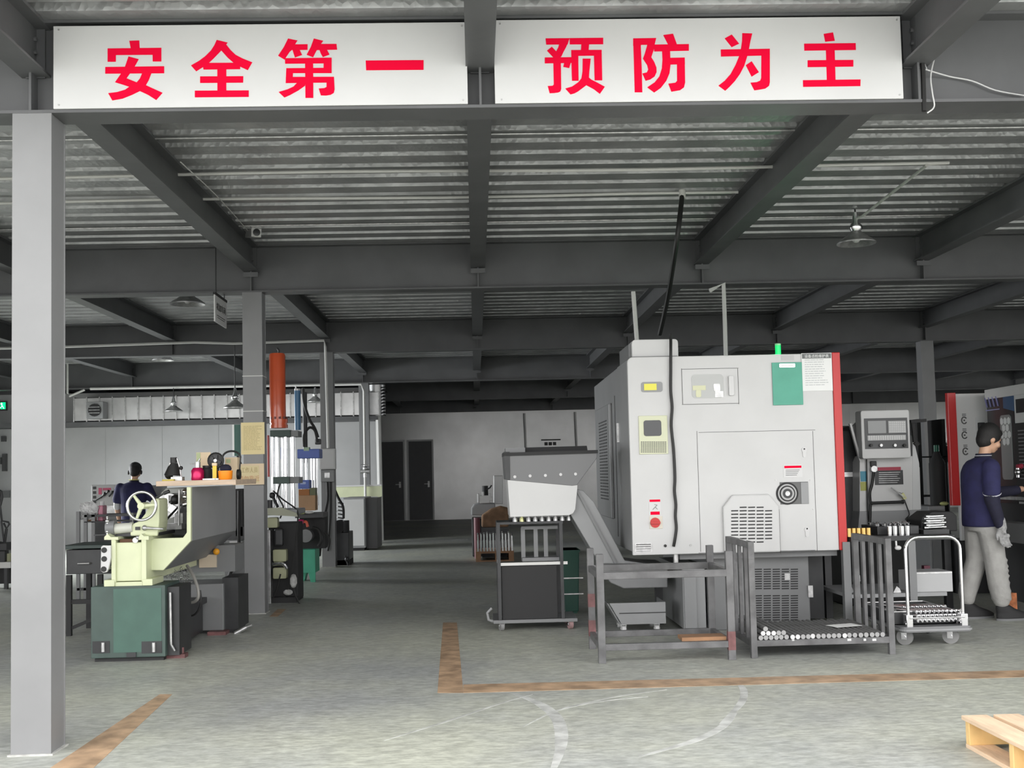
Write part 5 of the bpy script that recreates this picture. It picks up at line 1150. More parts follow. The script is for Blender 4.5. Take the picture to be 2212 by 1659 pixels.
link('handle', MB().box(x-.016, x+.016, YK-.06, YK-.04, zk1, Z(464, 1006, YK-.05)), yellow, t, .004); link('bristles', MB().box(x-.018, x+.018, YK-.065, YK-.035, Z(464, 1006, YK-.05), Z(464, 1000, YK-.05)), cardl, t)
t = it('orange_bowl', 'orange plastic bowl holding dark cloth next to the cardboard sign', 'bowl', 486, YK-.06); x = X(487, 1036, YK-.06); zz = zk1
link('bowl', MB().lathe([(0, 0), (.045, 0), (.052, .01), (.056, .07), (.053, .07), (.048, .012), (0, .012)], (x, YK-.06, zz)), orangep, t)
link('dark_cloth', MB().ball((x, YK-.05, zz+.085), .045, 12, (1.05, .8, .8)), navy_d, t)
t = it('headphones', 'black headband ear defenders standing on the board behind the orange bowl', 'ear defenders', 500, YK+.12); c = P(500, 992, YK+.12); 
link('headband', MB().tube([(c.x+.072*math.cos(q), c.y, c.z+.01+.055*math.sin(q)) for q in [PI*i/12 for i in range(13)]], .008, 8).cyl((c.x-.072, c.y, c.z+.01), (c.x-.06, c.y, zk1+.02), .006).cyl((c.x+.072, c.y, c.z+.01), (c.x+.06, c.y, zk1+.02), .006), black, t)
link('ear_cup', MB().cyl((c.x-.07, c.y, zk1+.04), (c.x-.045, c.y, zk1+.04), .04).cyl((c.x+.045, c.y, zk1+.04), (c.x+.07, c.y, zk1+.04), .04), black, t)
t = it('card_box', 'small pale open carton at the back of the board behind the ear defenders', 'box', 505, YK+.35); 
bx = MB(); frect(bx, 486, 988, 513, 1040, YK+.3, YK+.42, 0, YK+.3); link('box_body', bx, cardl, t); bx = MB(); frect(bx, 489, 992, 498, 1000, YK+.296, YK+.3, 0, YK+.3); link('print_patch', bx, mat('pale_green_print', (.45, .52, .30), .7), t)
t = it('card_sheet', 'pale card sheet leaning at the back of the board beside the red can', 'card', 437, YK+.45)
bx = MB(); frect(bx, 424, 977, 455, 1038, YK+.45, YK+.46, 0, YK+.45); link('sheet', bx, cardl, t); bx = MB(); frect(bx, 425, 978, 433, 1036, YK+.446, YK+.45, 0, YK+.45); link('green_edge', bx, mat('pale_green_print', (.45, .52, .30), .7), t)
t = it('paper_packet', 'yellow printed packet lying at the left end of the board', 'packet', 357, YK-.04); bx = MB(); x = X(345, 1040, YK); bx.box(x+.04, x+.13, YK-.08, YK+.02, zk1, zk1+.012); link('packet', bx, mat('ochre_paper', (.55, .45, .08), .7), t)
t = it('spanner', 'steel spanner lying on the board between the brush and the can', 'spanner', 452, YK-.09); x = X(452, 1040, YK-.09); link('shank', MB().bar((x-.05, YK-.09, zk1+.006), (x+.06, YK-.09, zk1+.006), .014, .012), zinc, t); link('jaw', MB().cyl((x+.06, YK-.09, zk1), (x+.06, YK-.09, zk1+.012), .018, n=10), zinc, t)

# ================= drawer table at left =================
YD = 10.25
a = P(142, 1365, YD); b = P(222, 1365, YD); zt_ = Z(180, 1178, YD)
t = thing('drawer_table', 'dark steel work table with a drawer beside the cream lathe', 'table', ((a.x+b.x)/2, YD+.3, 0))
link('table_top', MB().box(a.x-.04, b.x+.02, YD, YD+.6, zt_-.03, zt_), mat('dark_green_black', (.03, .05, .045), .5), t, .003)
d_ = link('drawer', MB().box(a.x, b.x, YD+.01, YD+.5, Z(180, 1240, YD), zt_-.04), dark, t, .004)
c = P(182, 1217, YD); link('drawer_handle', MB().tube([(c.x-.06, YD+.01, c.z), (c.x-.05, YD-.02, c.z), (c.x+.05, YD-.02, c.z), (c.x+.06, YD+.01, c.z)], .007), zinc, d_)
zl = Z(180, 1242, YD)
for x in (a.x+.02, b.x-.03):
    for y in (YD+.03, YD+.55): link('leg', MB().box(x-.022, x+.022, y-.02, y+.02, 0, zl), blackm, t)
link('cross_brace', MB().box(a.x, b.x, YD+.02, YD+.05, .28, .32).bar((a.x+.02, YD+.04, .06), (b.x-.03, YD+.04, .17), .03), blackm, t)

# ================= far left lathe the man works at =================
YA = 17.2
a = P(197, 1092, YA); b = P(272, 1046, YA)
t = thing('far_lathe', 'far lathe with white control board before the man in navy', 'lathe', (X(235, 1200, YA), YA+.4, 0))
link('control_board', MB().box(a.x, b.x+.15, YA, YA+.3, a.z, b.z), mwhite, t, .01)
cd = MB()
for k in range(4): frect(cd, 201, 1051+10*k, 208, 1057+10*k, YA-.006, YA, 0, YA)
link('dial', cd, ink, t)
rp = MB(); frect(rp, 213, 1054, 220, 1068, YA-.006, YA, 0, YA); frect(rp, 222, 1054, 240, 1059, YA-.006, YA, 0, YA); link('red_lettering', rp, mat('pink_red', (.7, .15, .25), .6), t)
lv = MB()
for x_, y_ in ((226, 1070), (236, 1072), (218, 1075), (240, 1068)): lv.cyl(P(x_, y_, YA-.05), P(x_+8, y_-9, YA-.12), .012).ball(P(x_+8, y_-9, YA-.12), .022)
lv.cyl(P(208, 1080, YA-.05), P(224, 1070, YA-.1), .012); link('gear_lever', lv, black, t)
gb = MB(); frect(gb, 226, 1092, 252, 1112, YA+.02, YA+.3, 0, YA); link('gearbox', gb, zinc, t)
bm_ = MB(); frect(bm_, 197, 1112, 345, 1126, YA, YA+.5, 0, YA); link('bed', bm_, mgrey, t); 
for xq in (a.x, b.x+.5): link('pedestal', MB().box(xq, xq+.5, YA+.02, YA+.5, 0, Z(235, 1126, YA)), dark, t)
bm_ = MB(); frect(bm_, 325, 1048, 350, 1080, YA+.1, YA+.4, 0, YA+.1); link('carriage', bm_, mgrey2, t, .02)
# rack with bag, cardboard and pink bottle behind drawer table
YV = 13.5
a = P(152, 1110, YV); b = P(232, 1108, YV); z0 = Z(190, 1123, YV)
t = thing('wire_stand', 'dark shelf stand behind the drawer table carrying a bag and pink bottle', 'shelf', ((a.x+b.x)/2+.3, YV+.2, 0))
link('shelf_bar', MB().box(X(182, 1110, YV), X(285, 1110, YV), YV, YV+.03, Z(230, 1116, YV), Z(230, 1111, YV)).box(X(182, 1110, YV), X(285, 1110, YV), YV+.37, YV+.4, Z(230, 1116, YV), Z(230, 1111, YV)), dark, t)
link('shelf', MB().box(X(182, 1110, YV), X(285, 1110, YV), YV, YV+.4, Z(220, 1128, YV), Z(220, 1126, YV)), dark, t)
for px_ in (168, 184, 201, 284):
    x = X(px_, 1120, YV); link('post', MB().box(x-.02, x+.02, YV, YV+.03, 0, Z(px_, 1108, YV) if px_ != 168 else Z(px_, 1105, YV)), mgrey, t)
link('foot_rail', MB().box(X(166, 1110, YV), X(286, 1110, YV), YV, YV+.03, .1, .13), dark, t)
def standing(name, label, cat, px0, px1, pyt, z0, Y, m, parts=None):
    x0, x1 = X(px0, 1110, Y), X(px1, 1110, Y); zt_ = Z((px0+px1)/2, pyt, Y); t = thing(name, label, cat, ((x0+x1)/2, Y+.08, z0)); link(name.split('_')[-1]+'_body', MB().box(x0, x1, Y, Y+.16, z0, zt_), m, t, .012); return t, x0, x1, zt_
zs_ = Z(220, 1126, YV)
t, x0, x1, zt_ = standing('cardboard_box', 'small cardboard box in a clear bag at the left end of the dark stand', 'box', 184, 200, 1096, zs_, YV+.1, card)
link('clear_bag', MB().prism([(x0-.07, zs_+.02), (x1+.04, zs_+.02), (x1+.08, zt_), (x1+.0, zt_+.08), (x0-.06, zt_+.05)], 'y', YV+.08, YV+.09), mat('crumpled_film', (.5, .5, .5), .25, .2, .3, .6, 12), t)
t, x0, x1, zt_ = standing('pink_bottle', 'pink bottle standing beside the bagged cardboard box', 'bottle', 211, 222, 1092, zs_, YV+.1, mat('pink_plastic', (.55, .2, .28), .35)); link('bottle_cap', MB().cyl(((x0+x1)/2, YV+.18, zt_), ((x0+x1)/2, YV+.18, zt_+.05), .02), white, t)

# ================= electrical cabinet behind column 2 =================
YE = 12.1
a = P(486, 1307, YE); b = P(526, 1307, YE); zt_ = Z(505, 1166, YE)
t = thing('control_cabinet', 'grey control cabinet with plates and warning triangle between lathe and notice column', 'cabinet', ((a.x+b.x)/2, YE+.25, 0))
link('cabinet_body', MB().box(a.x, b.x+.12, YE, YE+.5, .06, zt_), mgrey, t, .005)
link('plinth', MB().box(a.x+.02, b.x+.1, YE+.03, YE+.48, 0, .06), blackm, t)
link('top_slope', MB().prism([(a.x, zt_), (b.x+.12, zt_), (b.x+.12, zt_+.13), (a.x+.12, zt_+.13)], 'y', YE+.1, YE+.5), dark, t)
q = MB(); frect(q, 496, 1169, 526, 1198, YE-.006, YE, 0, YE); link('socket_plate', q, white, t)
q = MB(); frect(q, 508, 1176, 517, 1184, YE-.03, YE-.006, 0, YE); frect(q, 505, 1182, 514, 1192, YE-.03, YE-.006, 0, YE); link('plug', q, black, t)
q = MB(); frect(q, 498, 1213, 520, 1226, YE-.006, YE, 0, YE); link('label_plate', q, white, t)
q = MB(); frect(q, 496, 1252, 521, 1296, YE-.004, YE, 0, YE); link('olive_panel', q, mat('olive_paint', (.11, .12, .05), .5), t)
c = P(511, 1257, YE-.005); link('warning_triangle', MB().prism([(c.x-.035, c.z-.02), (c.x+.035, c.z-.02), (c.x, c.z+.035)], 'y', YE-.008, YE-.004), mat('faded_yellow', (.45, .45, .2), .5), t)
cond(smooth([P(517, 1000+60, YE-.05), P(516, 1150, YE-.06), P(516, 1175, YE-.06), P(510, 1210, YE-.06), P(497, 1240, YE-.07), P(491, 1270, YE-.07), P(487, 1303, YE-.05)]), .018, 'black cable drooping over the grey control cabinet to the floor', black, 'power_cable', 'cable')
q = MB(); frect(q, 507, 1056, 526, 1160, YE+.1, YE+.3, 0, YE+.1); tag(link('dark_housing', q, blackm, None, .01), 'dark upright housing on the grey control cabinet behind the lathe guard', 'housing')

# ================= hydraulic presses =================
def press_frame(): pass
Y3 = 12.5
x0 = X(577, 850, Y3); x1 = X(612, 850, Y3); cx = (x0+x1)/2; r_ = (x1-x0)/2
t = thing('hydraulic_press', 'hydraulic press with tall orange-red cylinder right of the notice column', 'press', (X(605, 1300, Y3), Y3+.2, 0))
yy = Y3+.15
link('main_cylinder', MB().lathe([(0, Z(595, 764, yy)), (r_*.9, Z(595, 764, yy)), (r_, Z(595, 768, yy)), (r_, Z(595, 908, yy))], (cx, yy, 0), 28), orange, t)
link('cylinder_flange', MB().lathe([(r_, Z(595, 906, yy)), (r_*1.12, Z(595, 906, yy)), (r_*1.12, Z(595, 914, yy)), (r_*1.03, Z(595, 914, yy)), (r_*1.03, Z(595, 918, yy)), (r_*1.12, Z(595, 918, yy)), (r_*1.12, Z(595, 925, yy)), (r_*.9, Z(595, 925, yy))], (cx+.01, yy, 0), 28), orange, t)
for k in range(6): a_ = PI*(1.05+.18*k); link('flange_bolt', MB().cyl((cx+.01+r_*1.02*math.cos(a_), yy+r_*1.02*math.sin(a_), Z(595, 906, yy)), (cx+.01+r_*1.02*math.cos(a_), yy+r_*1.02*math.sin(a_), Z(595, 901, yy)), .012, n=6), redd, t)
link('top_hook', MB().tube([(cx+.02, yy, Z(595, 764, yy)), (cx+.02, yy, Z(595, 757, yy)), (cx-.0, yy, Z(595, 752, yy))], .012), dark, t)
q = MB(); frect(q, 583, 929, 627, 943, Y3, Y3+.32, 0, Y3); link('crown_block', q, green, t, .006)
q = MB(); frect(q, 627, 930, 643, 943, Y3+.02, Y3+.3, 0, Y3); link('crown_end', q, mgrey, t, .004)
q = MB(); frect(q, 590, 1030, 625, 1045, Y3, Y3+.32, 0, Y3); link('moving_block', q, green, t, .006)
q = MB(); frect(q, 625, 1030, 645, 1044, Y3+.02, Y3+.3, 0, Y3); link('moving_block_end', q, mgrey, t, .004)
for k, px_ in enumerate((587, 596, 616, 631)):
    xx = X(px_, 990, Y3); y_ = Y3+(.05 if k % 2 == 0 else .07); link('guide_column', MB().cyl((xx, y_, Z(px_, 1098, Y3)), (xx, y_, Z(px_, 943, Y3)), .018 if k != 3 else .024, n=16), chrome, t)
for px_ in (602, 622): xx = X(px_, 990, Y3); link('rear_column', MB().cyl((xx, Y3+.27, Z(px_, 1098, Y3)), (xx, Y3+.27, Z(px_, 943, Y3)), .016, n=14), chrome, t)
q = MB(); q.cyl((X(578, 990, Y3), Y3+.05, Z(578, 1030, Y3)), (X(578, 990, Y3), Y3+.05, Z(578, 940, Y3)), .013); link('red_rod', q, mat('dull_red', (.42, .07, .06), .4), t)
q = MB(); frect(q, 577, 1100, 645, 1112, Y3-.12, Y3+.5, 0, Y3); link('press_table', q, mgrey2, t, .01)
q = MB(); q.prism([fp(px, py, Y3-.13) for px, py in ((577, 1098), (608, 1096), (641, 1108), (644, 1116), (577, 1112))], 'y', Y3-.15, Y3-.12); link('table_edge', q, mat('pale_olive_grey', (.33, .34, .26), .5), t)
q = MB(); frect(q, 576, 1130, 640, 1300, Y3+.12, Y3+.5, 0, Y3); link('frame_body', q, blackm, t, .01)
q = MB(); frect(q, 577, 1145, 585, 1305, Y3-.02, Y3+.1, 0, Y3); link('side_frame_post', q, zinc, t, .004)
q = MB(); frect(q, 592, 1142, 610, 1180, Y3, Y3+.1, 0, Y3); link('motor_can', q, dark, t, .02)
ol = mat('olive_cream', (.36, .37, .23), .45)
for (q0, q1, q2, q3, n_) in ((590, 1187, 619, 1213, 'upper_pump_cover'), (590, 1226, 619, 1250, 'lower_pump_cover'), (577, 1118, 600, 1140, 'valve_block')):
    q = MB(); frect(q, q0, q1, q2, q3, Y3-.02, Y3+.1, .015, Y3); link(n_, q, ol, t, .006)
link('elbow_pipe', MB().tube(smooth([P(588, 1219, Y3-.04), P(603, 1217, Y3-.05), P(613, 1219, Y3-.05), P(620, 1228, Y3-.04)]), .020), chrome, t)
link('base_foot', MB().box(X(577, 1300, Y3), X(640, 1300, Y3), Y3+.02, Y3+.5, 0, .06), blackm, t)
hm = MB()
for pts in (((605, 1045), (600, 1070), (612, 1096), (605, 1120)), ((590, 1060), (610, 1078), (640, 1100), (644, 1116)), ((644, 1112), (641, 1150), (632, 1220), (625, 1260), (615, 1290)), ((606, 1240), (598, 1270), (590, 1290)), ((630, 1250), (636, 1280), (645, 1300), (652, 1312))):
    hm.tube(smooth([P(a_, b_, Y3-.1) for a_, b_ in pts]), .009, 6)
link('hydraulic_hose', hm, black, t)
rg = MB(); c = P(634, 1255, Y3-.1); rg.ball(tuple(c), .05, 10, (.8, .6, 1.6)).ball((c.x-.06, c.y, c.z-.12), .04, 10, (1.3, .7, .8)); t2 = link('rag', rg, mat('grimy_white_rag', (.45, .45, .44), .9, 0, .3, .5, 20)); tag(t2, 'grimy pale rag hanging on the press hoses near the floor', 'rag')
c = P(562, 1117, Y3)
# vise / lever on the press table
q = MB(); q.ball(P(588, 1070, Y3), .035).cyl(P(588, 1070, Y3), P(600, 1095, Y3-.05), .015).cyl(P(583, 1080, Y3), P(583, 1100, Y3), .03); t2 = thing('drill_head', 'dark clamp fixture on the press table', 'fixture', tuple(P(590, 1098, Y3-.02))); link('fixture_body', q, dark, t2)

Y4 = 15.0
t = thing('hydraulic_press', 'second hydraulic press with thin blue cylinder and blue crossbeam behind the orange one', 'press', (X(660, 1250, Y4), Y4+.2, 0))
xx = X(639, 880, Y4); link('main_cylinder', MB().cyl((xx, Y4+.15, Z(639, 928, Y4)), (xx, Y4+.15, Z(639, 842, Y4)), .042, n=20), mat('steel_blue_enamel', (.05, .17, .33), .3), t)
link('cylinder_cap', MB().cyl((xx, Y4+.15, Z(639, 842, Y4)), (xx, Y4+.15, Z(639, 838, Y4)), .04).cyl((xx-.02, Y4+.15, Z(639, 840, Y4)), (xx-.02, Y4+.15, Z(639, 832, Y4)), .01), zinc, t)
link('rear_pipe', MB().cyl((xx+.09, Y4+.2, Z(650, 1000, Y4)), (xx+.09, Y4+.2, Z(650, 845, Y4)), .03), dark, t)
q = MB(); frect(q, 642, 970, 690, 990, Y4, Y4+.3, 0, Y4); link('crown_beam', q, blue, t, .008)
q = MB(); frect(q, 606, 966, 614, 992, Y4, Y4+.2, 0, Y4); link('crown_beam_end', q, blue, t, .004)
q = MB(); frect(q, 656, 966, 668, 974, Y4-.01, Y4+.1, 0, Y4); link('valve_block', q, mat('pale_green_valve', (.35, .48, .35), .4), t, .004)
for px_ in (650, 660, 672, 677, 683): xx = X(px_, 1010, Y4); link('guide_column', MB().cyl((xx, Y4+.06+.03*(px_ % 2), Z(px_, 1092, Y4)), (xx, Y4+.06+.03*(px_ % 2), Z(px_, 990, Y4)), .015, n=12), chrome, t)
q = MB(); frect(q, 644, 1037, 668, 1056, Y4-.01, Y4+.2, 0, Y4); o = link('moving_block', q, blue, t, .006)
q = MB(); frect(q, 649, 1041, 661, 1046, Y4-.016, Y4-.01, .01, Y4); link('badge', q, mat('pale_blue', (.4, .5, .75), .5), o)
q = MB(); frect(q, 640, 1108, 700, 1118, Y4-.1, Y4+.4, 0, Y4); link('press_table', q, dark, t)
q = MB(); frect(q, 645, 1118, 700, 1186, Y4+.1, Y4+.4, 0, Y4); link('frame_body', q, blackm, t)
brg = MB(); frect(brg, 642, 1187, 681, 1238, Y4-.1, Y4+.3, 0, Y4-.1); o = link('oil_tank', brg, brgreen, t, .006)
a_ = P(642, 1238, Y4-.1); b_ = P(681, 1238, Y4-.1)
link('tank_foot', MB().prism([(b_.x-.09, a_.z), (b_.x, a_.z), (b_.x, 0), (b_.x-.06, 0)], 'y', Y4-.1, Y4-.06).prism([(a_.x, a_.z), (a_.x+.09, a_.z), (a_.x+.06, 0), (a_.x, 0)], 'y', Y4+.1, Y4+.3), brgreen, t)
q = MB(); q.cyl(P(645, 1126, Y4-.12), P(656, 1127, Y4-.12), .03); link('crimson_filter', q, mat('crimson', (.4, .02, .12), .35), t)
q = MB(); q.tube(smooth([P(655, 1127, Y4-.12), P(662, 1128, Y4-.12), P(665, 1138, Y4-.12)]), .018); link('red_elbow', q, mat('coral_red', (.65, .12, .07), .4), t)
q = MB(); c = P(662, 1157, Y4-.05); q.cyl((c.x, Y4-.12, c.z), (c.x, Y4+.1, c.z), .085, n=24); link('pump_motor', q, mgrey, t)
q = MB(); q.tube(smooth([P(675, 1140, Y4-.15), P(688, 1145, Y4-.15), P(694, 1165, Y4-.15), P(688, 1180, Y4-.15)]), .02).tube(smooth([P(700, 1150, Y4-.15), P(712, 1165, Y4-.15), P(708, 1190, Y4-.15)]), .014); q.tube(smooth([P(655, 838, Y4), P(657, 870, Y4), P(668, 905, Y4), P(680, 925, Y4), P(687, 945, Y4)]), .018); q.tube(smooth([P(657, 965, Y4-.02), P(657, 940, Y4-.02), P(668, 924, Y4-.02), P(680, 930, Y4-.02), P(685, 955, Y4-.02)]), .018)
link('hydraulic_hose', q, black, t)
q = MB(); frect(q, 680, 948, 692, 960, Y4, Y4+.1, 0, Y4); link('hose_fitting', q, dark, t, .01)
# boxes on press table
t = thing('cardboard_box', 'brown cardboard box stacked before the blue press', 'box', tuple(P(664, 1103, Y4-.2)))
q = MB(); frect(q, 645, 1070, 681, 1103, Y4-.25, Y4-.02, 0, Y4-.25); link('box_body', q, card, t, .004)
q = MB(); frect(q, 645, 1057, 668, 1070, Y4-.24, Y4-.04, 0, Y4-.24); link('open_flap', q, mat('rust_card', (.38, .16, .06), .8), t); q = MB(); frect(q, 669, 1054, 681, 1070, Y4-.24, Y4-.04, 0, Y4-.24); link('green_flap', q, mat('olive_paint', (.11, .12, .05), .5), t)
t = thing('glove_pile', 'pale gloves lying under the brown cardboard box', 'gloves', tuple(P(664, 1110, Y4-.2)))
q = MB(); q.ball(P(652, 1108, Y4-.2), .03, 10, (1.5, 1, .6)); link('green_glove', q, mat('lime_cloth', (.55, .6, .25), .8), t); q = MB(); q.ball(P(668, 1107, Y4-.2), .03, 10, (2, 1, .6)); link('white_glove', q, white, t)
# dark pump unit right of column 3
Y5 = 17.6
t = thing('pump_unit', 'dark pump unit with round motor right of the junction box column', 'pump', (X(740, 1230, Y5), Y5+.3, 0))
q = MB(); frect(q, 724, 1150, 754, 1222, Y5, Y5+.6, 0, Y5); link('tank', q, dark, t, .01)
c = P(731, 1138, Y5); link('motor', MB().cyl((c.x, Y5-.05, c.z), (c.x, Y5+.3, c.z), .10, n=20), blackm, t); c = P(748, 1138, Y5); link('side_motor', MB().cyl((c.x, Y5-.02, c.z-.08), (c.x, Y5-.02, c.z+.1), .05), blackm, t)
q = MB()
for k in range(5): q.tube([P(724, 1088+8*k, Y5), P(730, 1086+8*k, Y5-.05), P(742, 1088+8*k, Y5)], .012, 6)
link('cooling_coil', q, zinc, t)
link('valve', MB().ball(P(750, 1208, Y5-.1), .04).cyl(P(745, 1200, Y5-.1), P(752, 1222, Y5-.1), .012), dark, t)
link('foot', MB().box(X(724, 1225, Y5), X(756, 1225, Y5), Y5, Y5+.5, 0, .08), blackm, t)
cond(smooth([P(724, 1060, Y5), P(732, 1078, Y5-.02), P(741, 1095, Y5-.05), P(742, 1120, Y5-.05)]), .02, 'black cable curving down onto the dark pump unit', black, 'power_cable', 'cable')
# far-left sliver bench with vise
YZ = 15.0
t = thing('work_bench', 'pale bench end with dark machine arm at the far left frame edge', 'bench', (X(0, 1230, YZ), YZ+.3, 0))
q = MB(); frect(q, -60, 1215, 23, 1228, YZ, YZ+.6, 0, YZ); link('bench_top', q, conduit, t)
for qa, qb in ((5, 12), (-55, -48)): link('bench_leg', MB().box(X(qa, 1250, YZ), X(qb, 1250, YZ), YZ+.05, YZ+.1, 0, Z(8, 1228, YZ)), dark, t)
link('leg_panel', MB().box(X(-50, 1250, YZ), X(20, 1250, YZ), YZ+.3, YZ+.33, .05, Z(8, 1228, YZ)), blackm, t)
c = P(11, 1203, YZ+.05); tag(link('tin', MB().cyl((c.x, YZ+.15, Z(11, 1215, YZ)), (c.x, YZ+.15, Z(11, 1197, YZ)), .05), mat('olive_cream', (1, 1, 1))), 'small olive tin on the bench end at far left', 'tin')
q = MB(); q.tube([P(-5, 1058, YZ), P(2, 1062, YZ), P(4, 1075, YZ), P(0, 1092, YZ)], .02).tube([P(0, 1092, YZ), P(4, 1125, YZ), P(18, 1128, YZ), P(20, 1132, YZ), P(14, 1142, YZ), P(8, 1130, YZ)], .014).tube([P(14, 1142, YZ), P(10, 1172, YZ), P(-4, 1172, YZ)], .02).tube([P(3, 1125, YZ), P(6, 1150, YZ), P(9, 1172, YZ)], .012)
t = thing('bench_vise', 'dark jointed tool frame standing on the far left bench', 'tool', (X(4, 1215, YZ), YZ, Z(8, 1215, YZ))); link('tool_frame', q, dark, t)
q = MB(); frect(q, -10, 1172, 14, 1190, YZ, YZ+.2, 0, YZ); frect(q, -4, 1190, 8, 1215, YZ+.03, YZ+.17, 0, YZ); link('tool_base', q, dark, t, .01)
q = MB(); frect(q, 3, 1060, 23, 1075, yP-.08, yP-.02, 0, yP); tag(link('wall_gauge', q, mgrey), 'small grey gauge box fixed low on the far left wall', 'gauge')

# ================= control console at right =================
YO = 10.7
t = thing('control_console', 'white machine control console with screen and keypad right of the big lathe', 'machine', (X(1922, 1300, YO), YO+.4, 0))
def orect(*a, r=0): q = MB(); frect(q, a[0], a[1], a[2], a[3], YO+a[4], YO+a[5], r, YO+a[4]); return q
link('console_body', MB().prism([fp(px, py, YO) for px, py in ((1857, 1105), (1857, 998), (1862, 985), (1966, 985), (1972, 985), (1987, 1010), (1990, 1100), (1970, 1103), (1970, 1105))], 'y', YO, YO+.5), mwhite, t, .006)
link('console_side', MB().prism([fp(px, py, YO) for px, py in ((1971, 1103), (1971, 940), (1985, 1000), (1989, 1100))], 'y', YO-.004, YO+.45), mat('side_light_grey', (.55, .56, .56), .4), t)
link('lower_skirt', MB().prism([fp(px, py, YO) for px, py in ((1856, 1105), (1989, 1101), (1983, 1140), (1853, 1142))], 'y', YO-.01, YO+.5), mgrey2, t, .004)
link('pedestal', MB().box(X(1860, 1200, YO), X(1980, 1200, YO), YO+.05, YO+.5, 0, Z(1920, 1138, YO)), blackm, t)
o = link('panel_box', orect(1861, 886, 1966, 990, -.14, .02, r=.02), mwhite, t, .006)
link('bezel', orect(1868, 903, 1961, 969, -.146, -.138), mat('bezel_dark', (.05, .052, .055), .4), o)
link('screen', orect(1875, 909, 1914, 936, -.150, -.145), screen, o)
link('keypad', orect(1919, 909, 1957, 935, -.150, -.145), mat('keypad_grey', (.48, .49, .49), .5), o)
q = MB()
for i in range(8):
    for j in range(5): frect(q, 1921+4.4*i, 911+4.8*j, 1924+4.4*i, 914+4.8*j, YO-.153, YO-.149, 0, YO-.15)
link('keys', q, white, o)
link('button_strip', orect(1874, 940, 1957, 951, -.150, -.145), mat('keypad_grey', (1, 1, 1)), o)
q = MB()
for i in range(16): frect(q, 1876+5*i, 941, 1879+5*i, 950, YO-.153, YO-.149, 0, YO-.15)
link('buttons', q, white, o)
for px_ in (1881, 1902, 1932, 1953): c = P(px_, 962, YO-.15); link('rotary_knob', MB().cyl((c.x, YO-.175, c.z), (c.x, YO-.146, c.z), .014, n=12), zinc if px_ in (1902, 1932) else black, o)
link('warning_notice_header', orect(1896, 1009, 1946, 1016, -.006, .0), mat('deep_red', (.35, .03, .06), .5), t)
q2 = link('warning_notice', orect(1890, 1016, 1951, 1047, -.006, .0), dark, t)
q = MB()
for j in range(6): frect(q, 1898, 1020+4.4*j, 1944-3*(j % 3), 1021+4.4*j, YO-.008, YO-.005, 0, YO)
link('notice_lines', q, zinc, q2)
link('blue_sticker', orect(1859, 1018, 1872, 1040, -.005, .0), mat('cyan_blue', (.05, .25, .35), .5), t)
link('yellow_sticker', orect(1859, 1041, 1872, 1060, -.005, .0), mat('olive_yellow', (.35, .36, .08), .5), t)
link('handset', orect(1882, 996, 1894, 1008, -.05, -.01, r=.01), black, t, .004)
c = P(1888, 1013, YO-.05); link('handset_dial', MB().cyl((c.x, YO-.06, c.z), (c.x, YO-.01, c.z), .03), zinc, t)
link('coil_cord', MB().tube(smooth([P(1887, 1019, YO-.05), P(1884, 1045, YO-.04), P(1879, 1065, YO-.04), P(1880, 1090, YO-.04), P(1879, 1140, YO-.05)]), [.012]*0 or .014), black, t)
link('black_cable', MB().tube(smooth([P(1872, 992, YO-.02), P(1873, 1040, YO-.02), P(1874, 1100, YO-.02), P(1877, 1140, YO-.03)]), .006), black, t)
link('grab_bar', MB().cyl(P(1880, 1087, YO-.08), P(1952, 1084, YO-.08), .014).cyl(P(1882, 1087, YO-.08), P(1882, 1087, YO), .02).cyl(P(1950, 1084, YO-.08), P(1950, 1084, YO), .02), black, t)
link('air_gun', MB().cyl(P(1925, 1054, YO-.06), P(1942, 1066, YO-.06), .006).cyl(P(1942, 1066, YO-.06), P(1954, 1075, YO-.06), .016), zinc, t)
link('air_gun_grip', MB().bar(P(1948, 1066, YO-.06), P(1955, 1078, YO-.06), .03), mat('pale_yellow_plastic', (.6, .6, .3), .5), t)
link('air_hose', MB().tube(smooth([P(1952, 1076, YO-.06), P(1959, 1095, YO-.06), P(1964, 1112, YO-.06), P(1956, 1122, YO-.07), P(1966, 1126, YO-.07), P(1962, 1138, YO-.08)]), .006), black, t)
link('support_arm', MB().bar(P(1836, 915, YO-.02), P(1858, 996, YO-.02), .035, .02), mwhite, t)
link('door_edge', MB().prism([fp(px, py, YO+.1) for px, py in ((1838, 925), (1862, 900), (1862, 990), (1857, 990))], 'y', YO+.1, YO+.14), mgrey2, t)
link('dark_body', MB().box(X(1815, 1000, YO+.2), X(1858, 1000, YO+.2), YO+.2, YO+.8, 0, Z(1830, 920, YO+.2)), dark, t, .01)
q = MB(); frect(q, 1822, 1020, 1842, 1030, YO+.19, YO+.2, 0, YO+.19); link('maker_badge', q, zinc, t)
link('clip_lever', MB().bar(P(1822, 928, YO+.15), P(1836, 924, YO+.1), .03), black, t)
link('side_bracket', MB().bar(P(1967, 911, YO-.02), P(2000, 908, YO-.02), .035, .03).bar(P(1972, 915, YO-.02), P(1976, 955, YO-.02), .03).bar(P(1976, 955, YO-.02), P(1983, 962, YO-.02), .04), blackm, t)
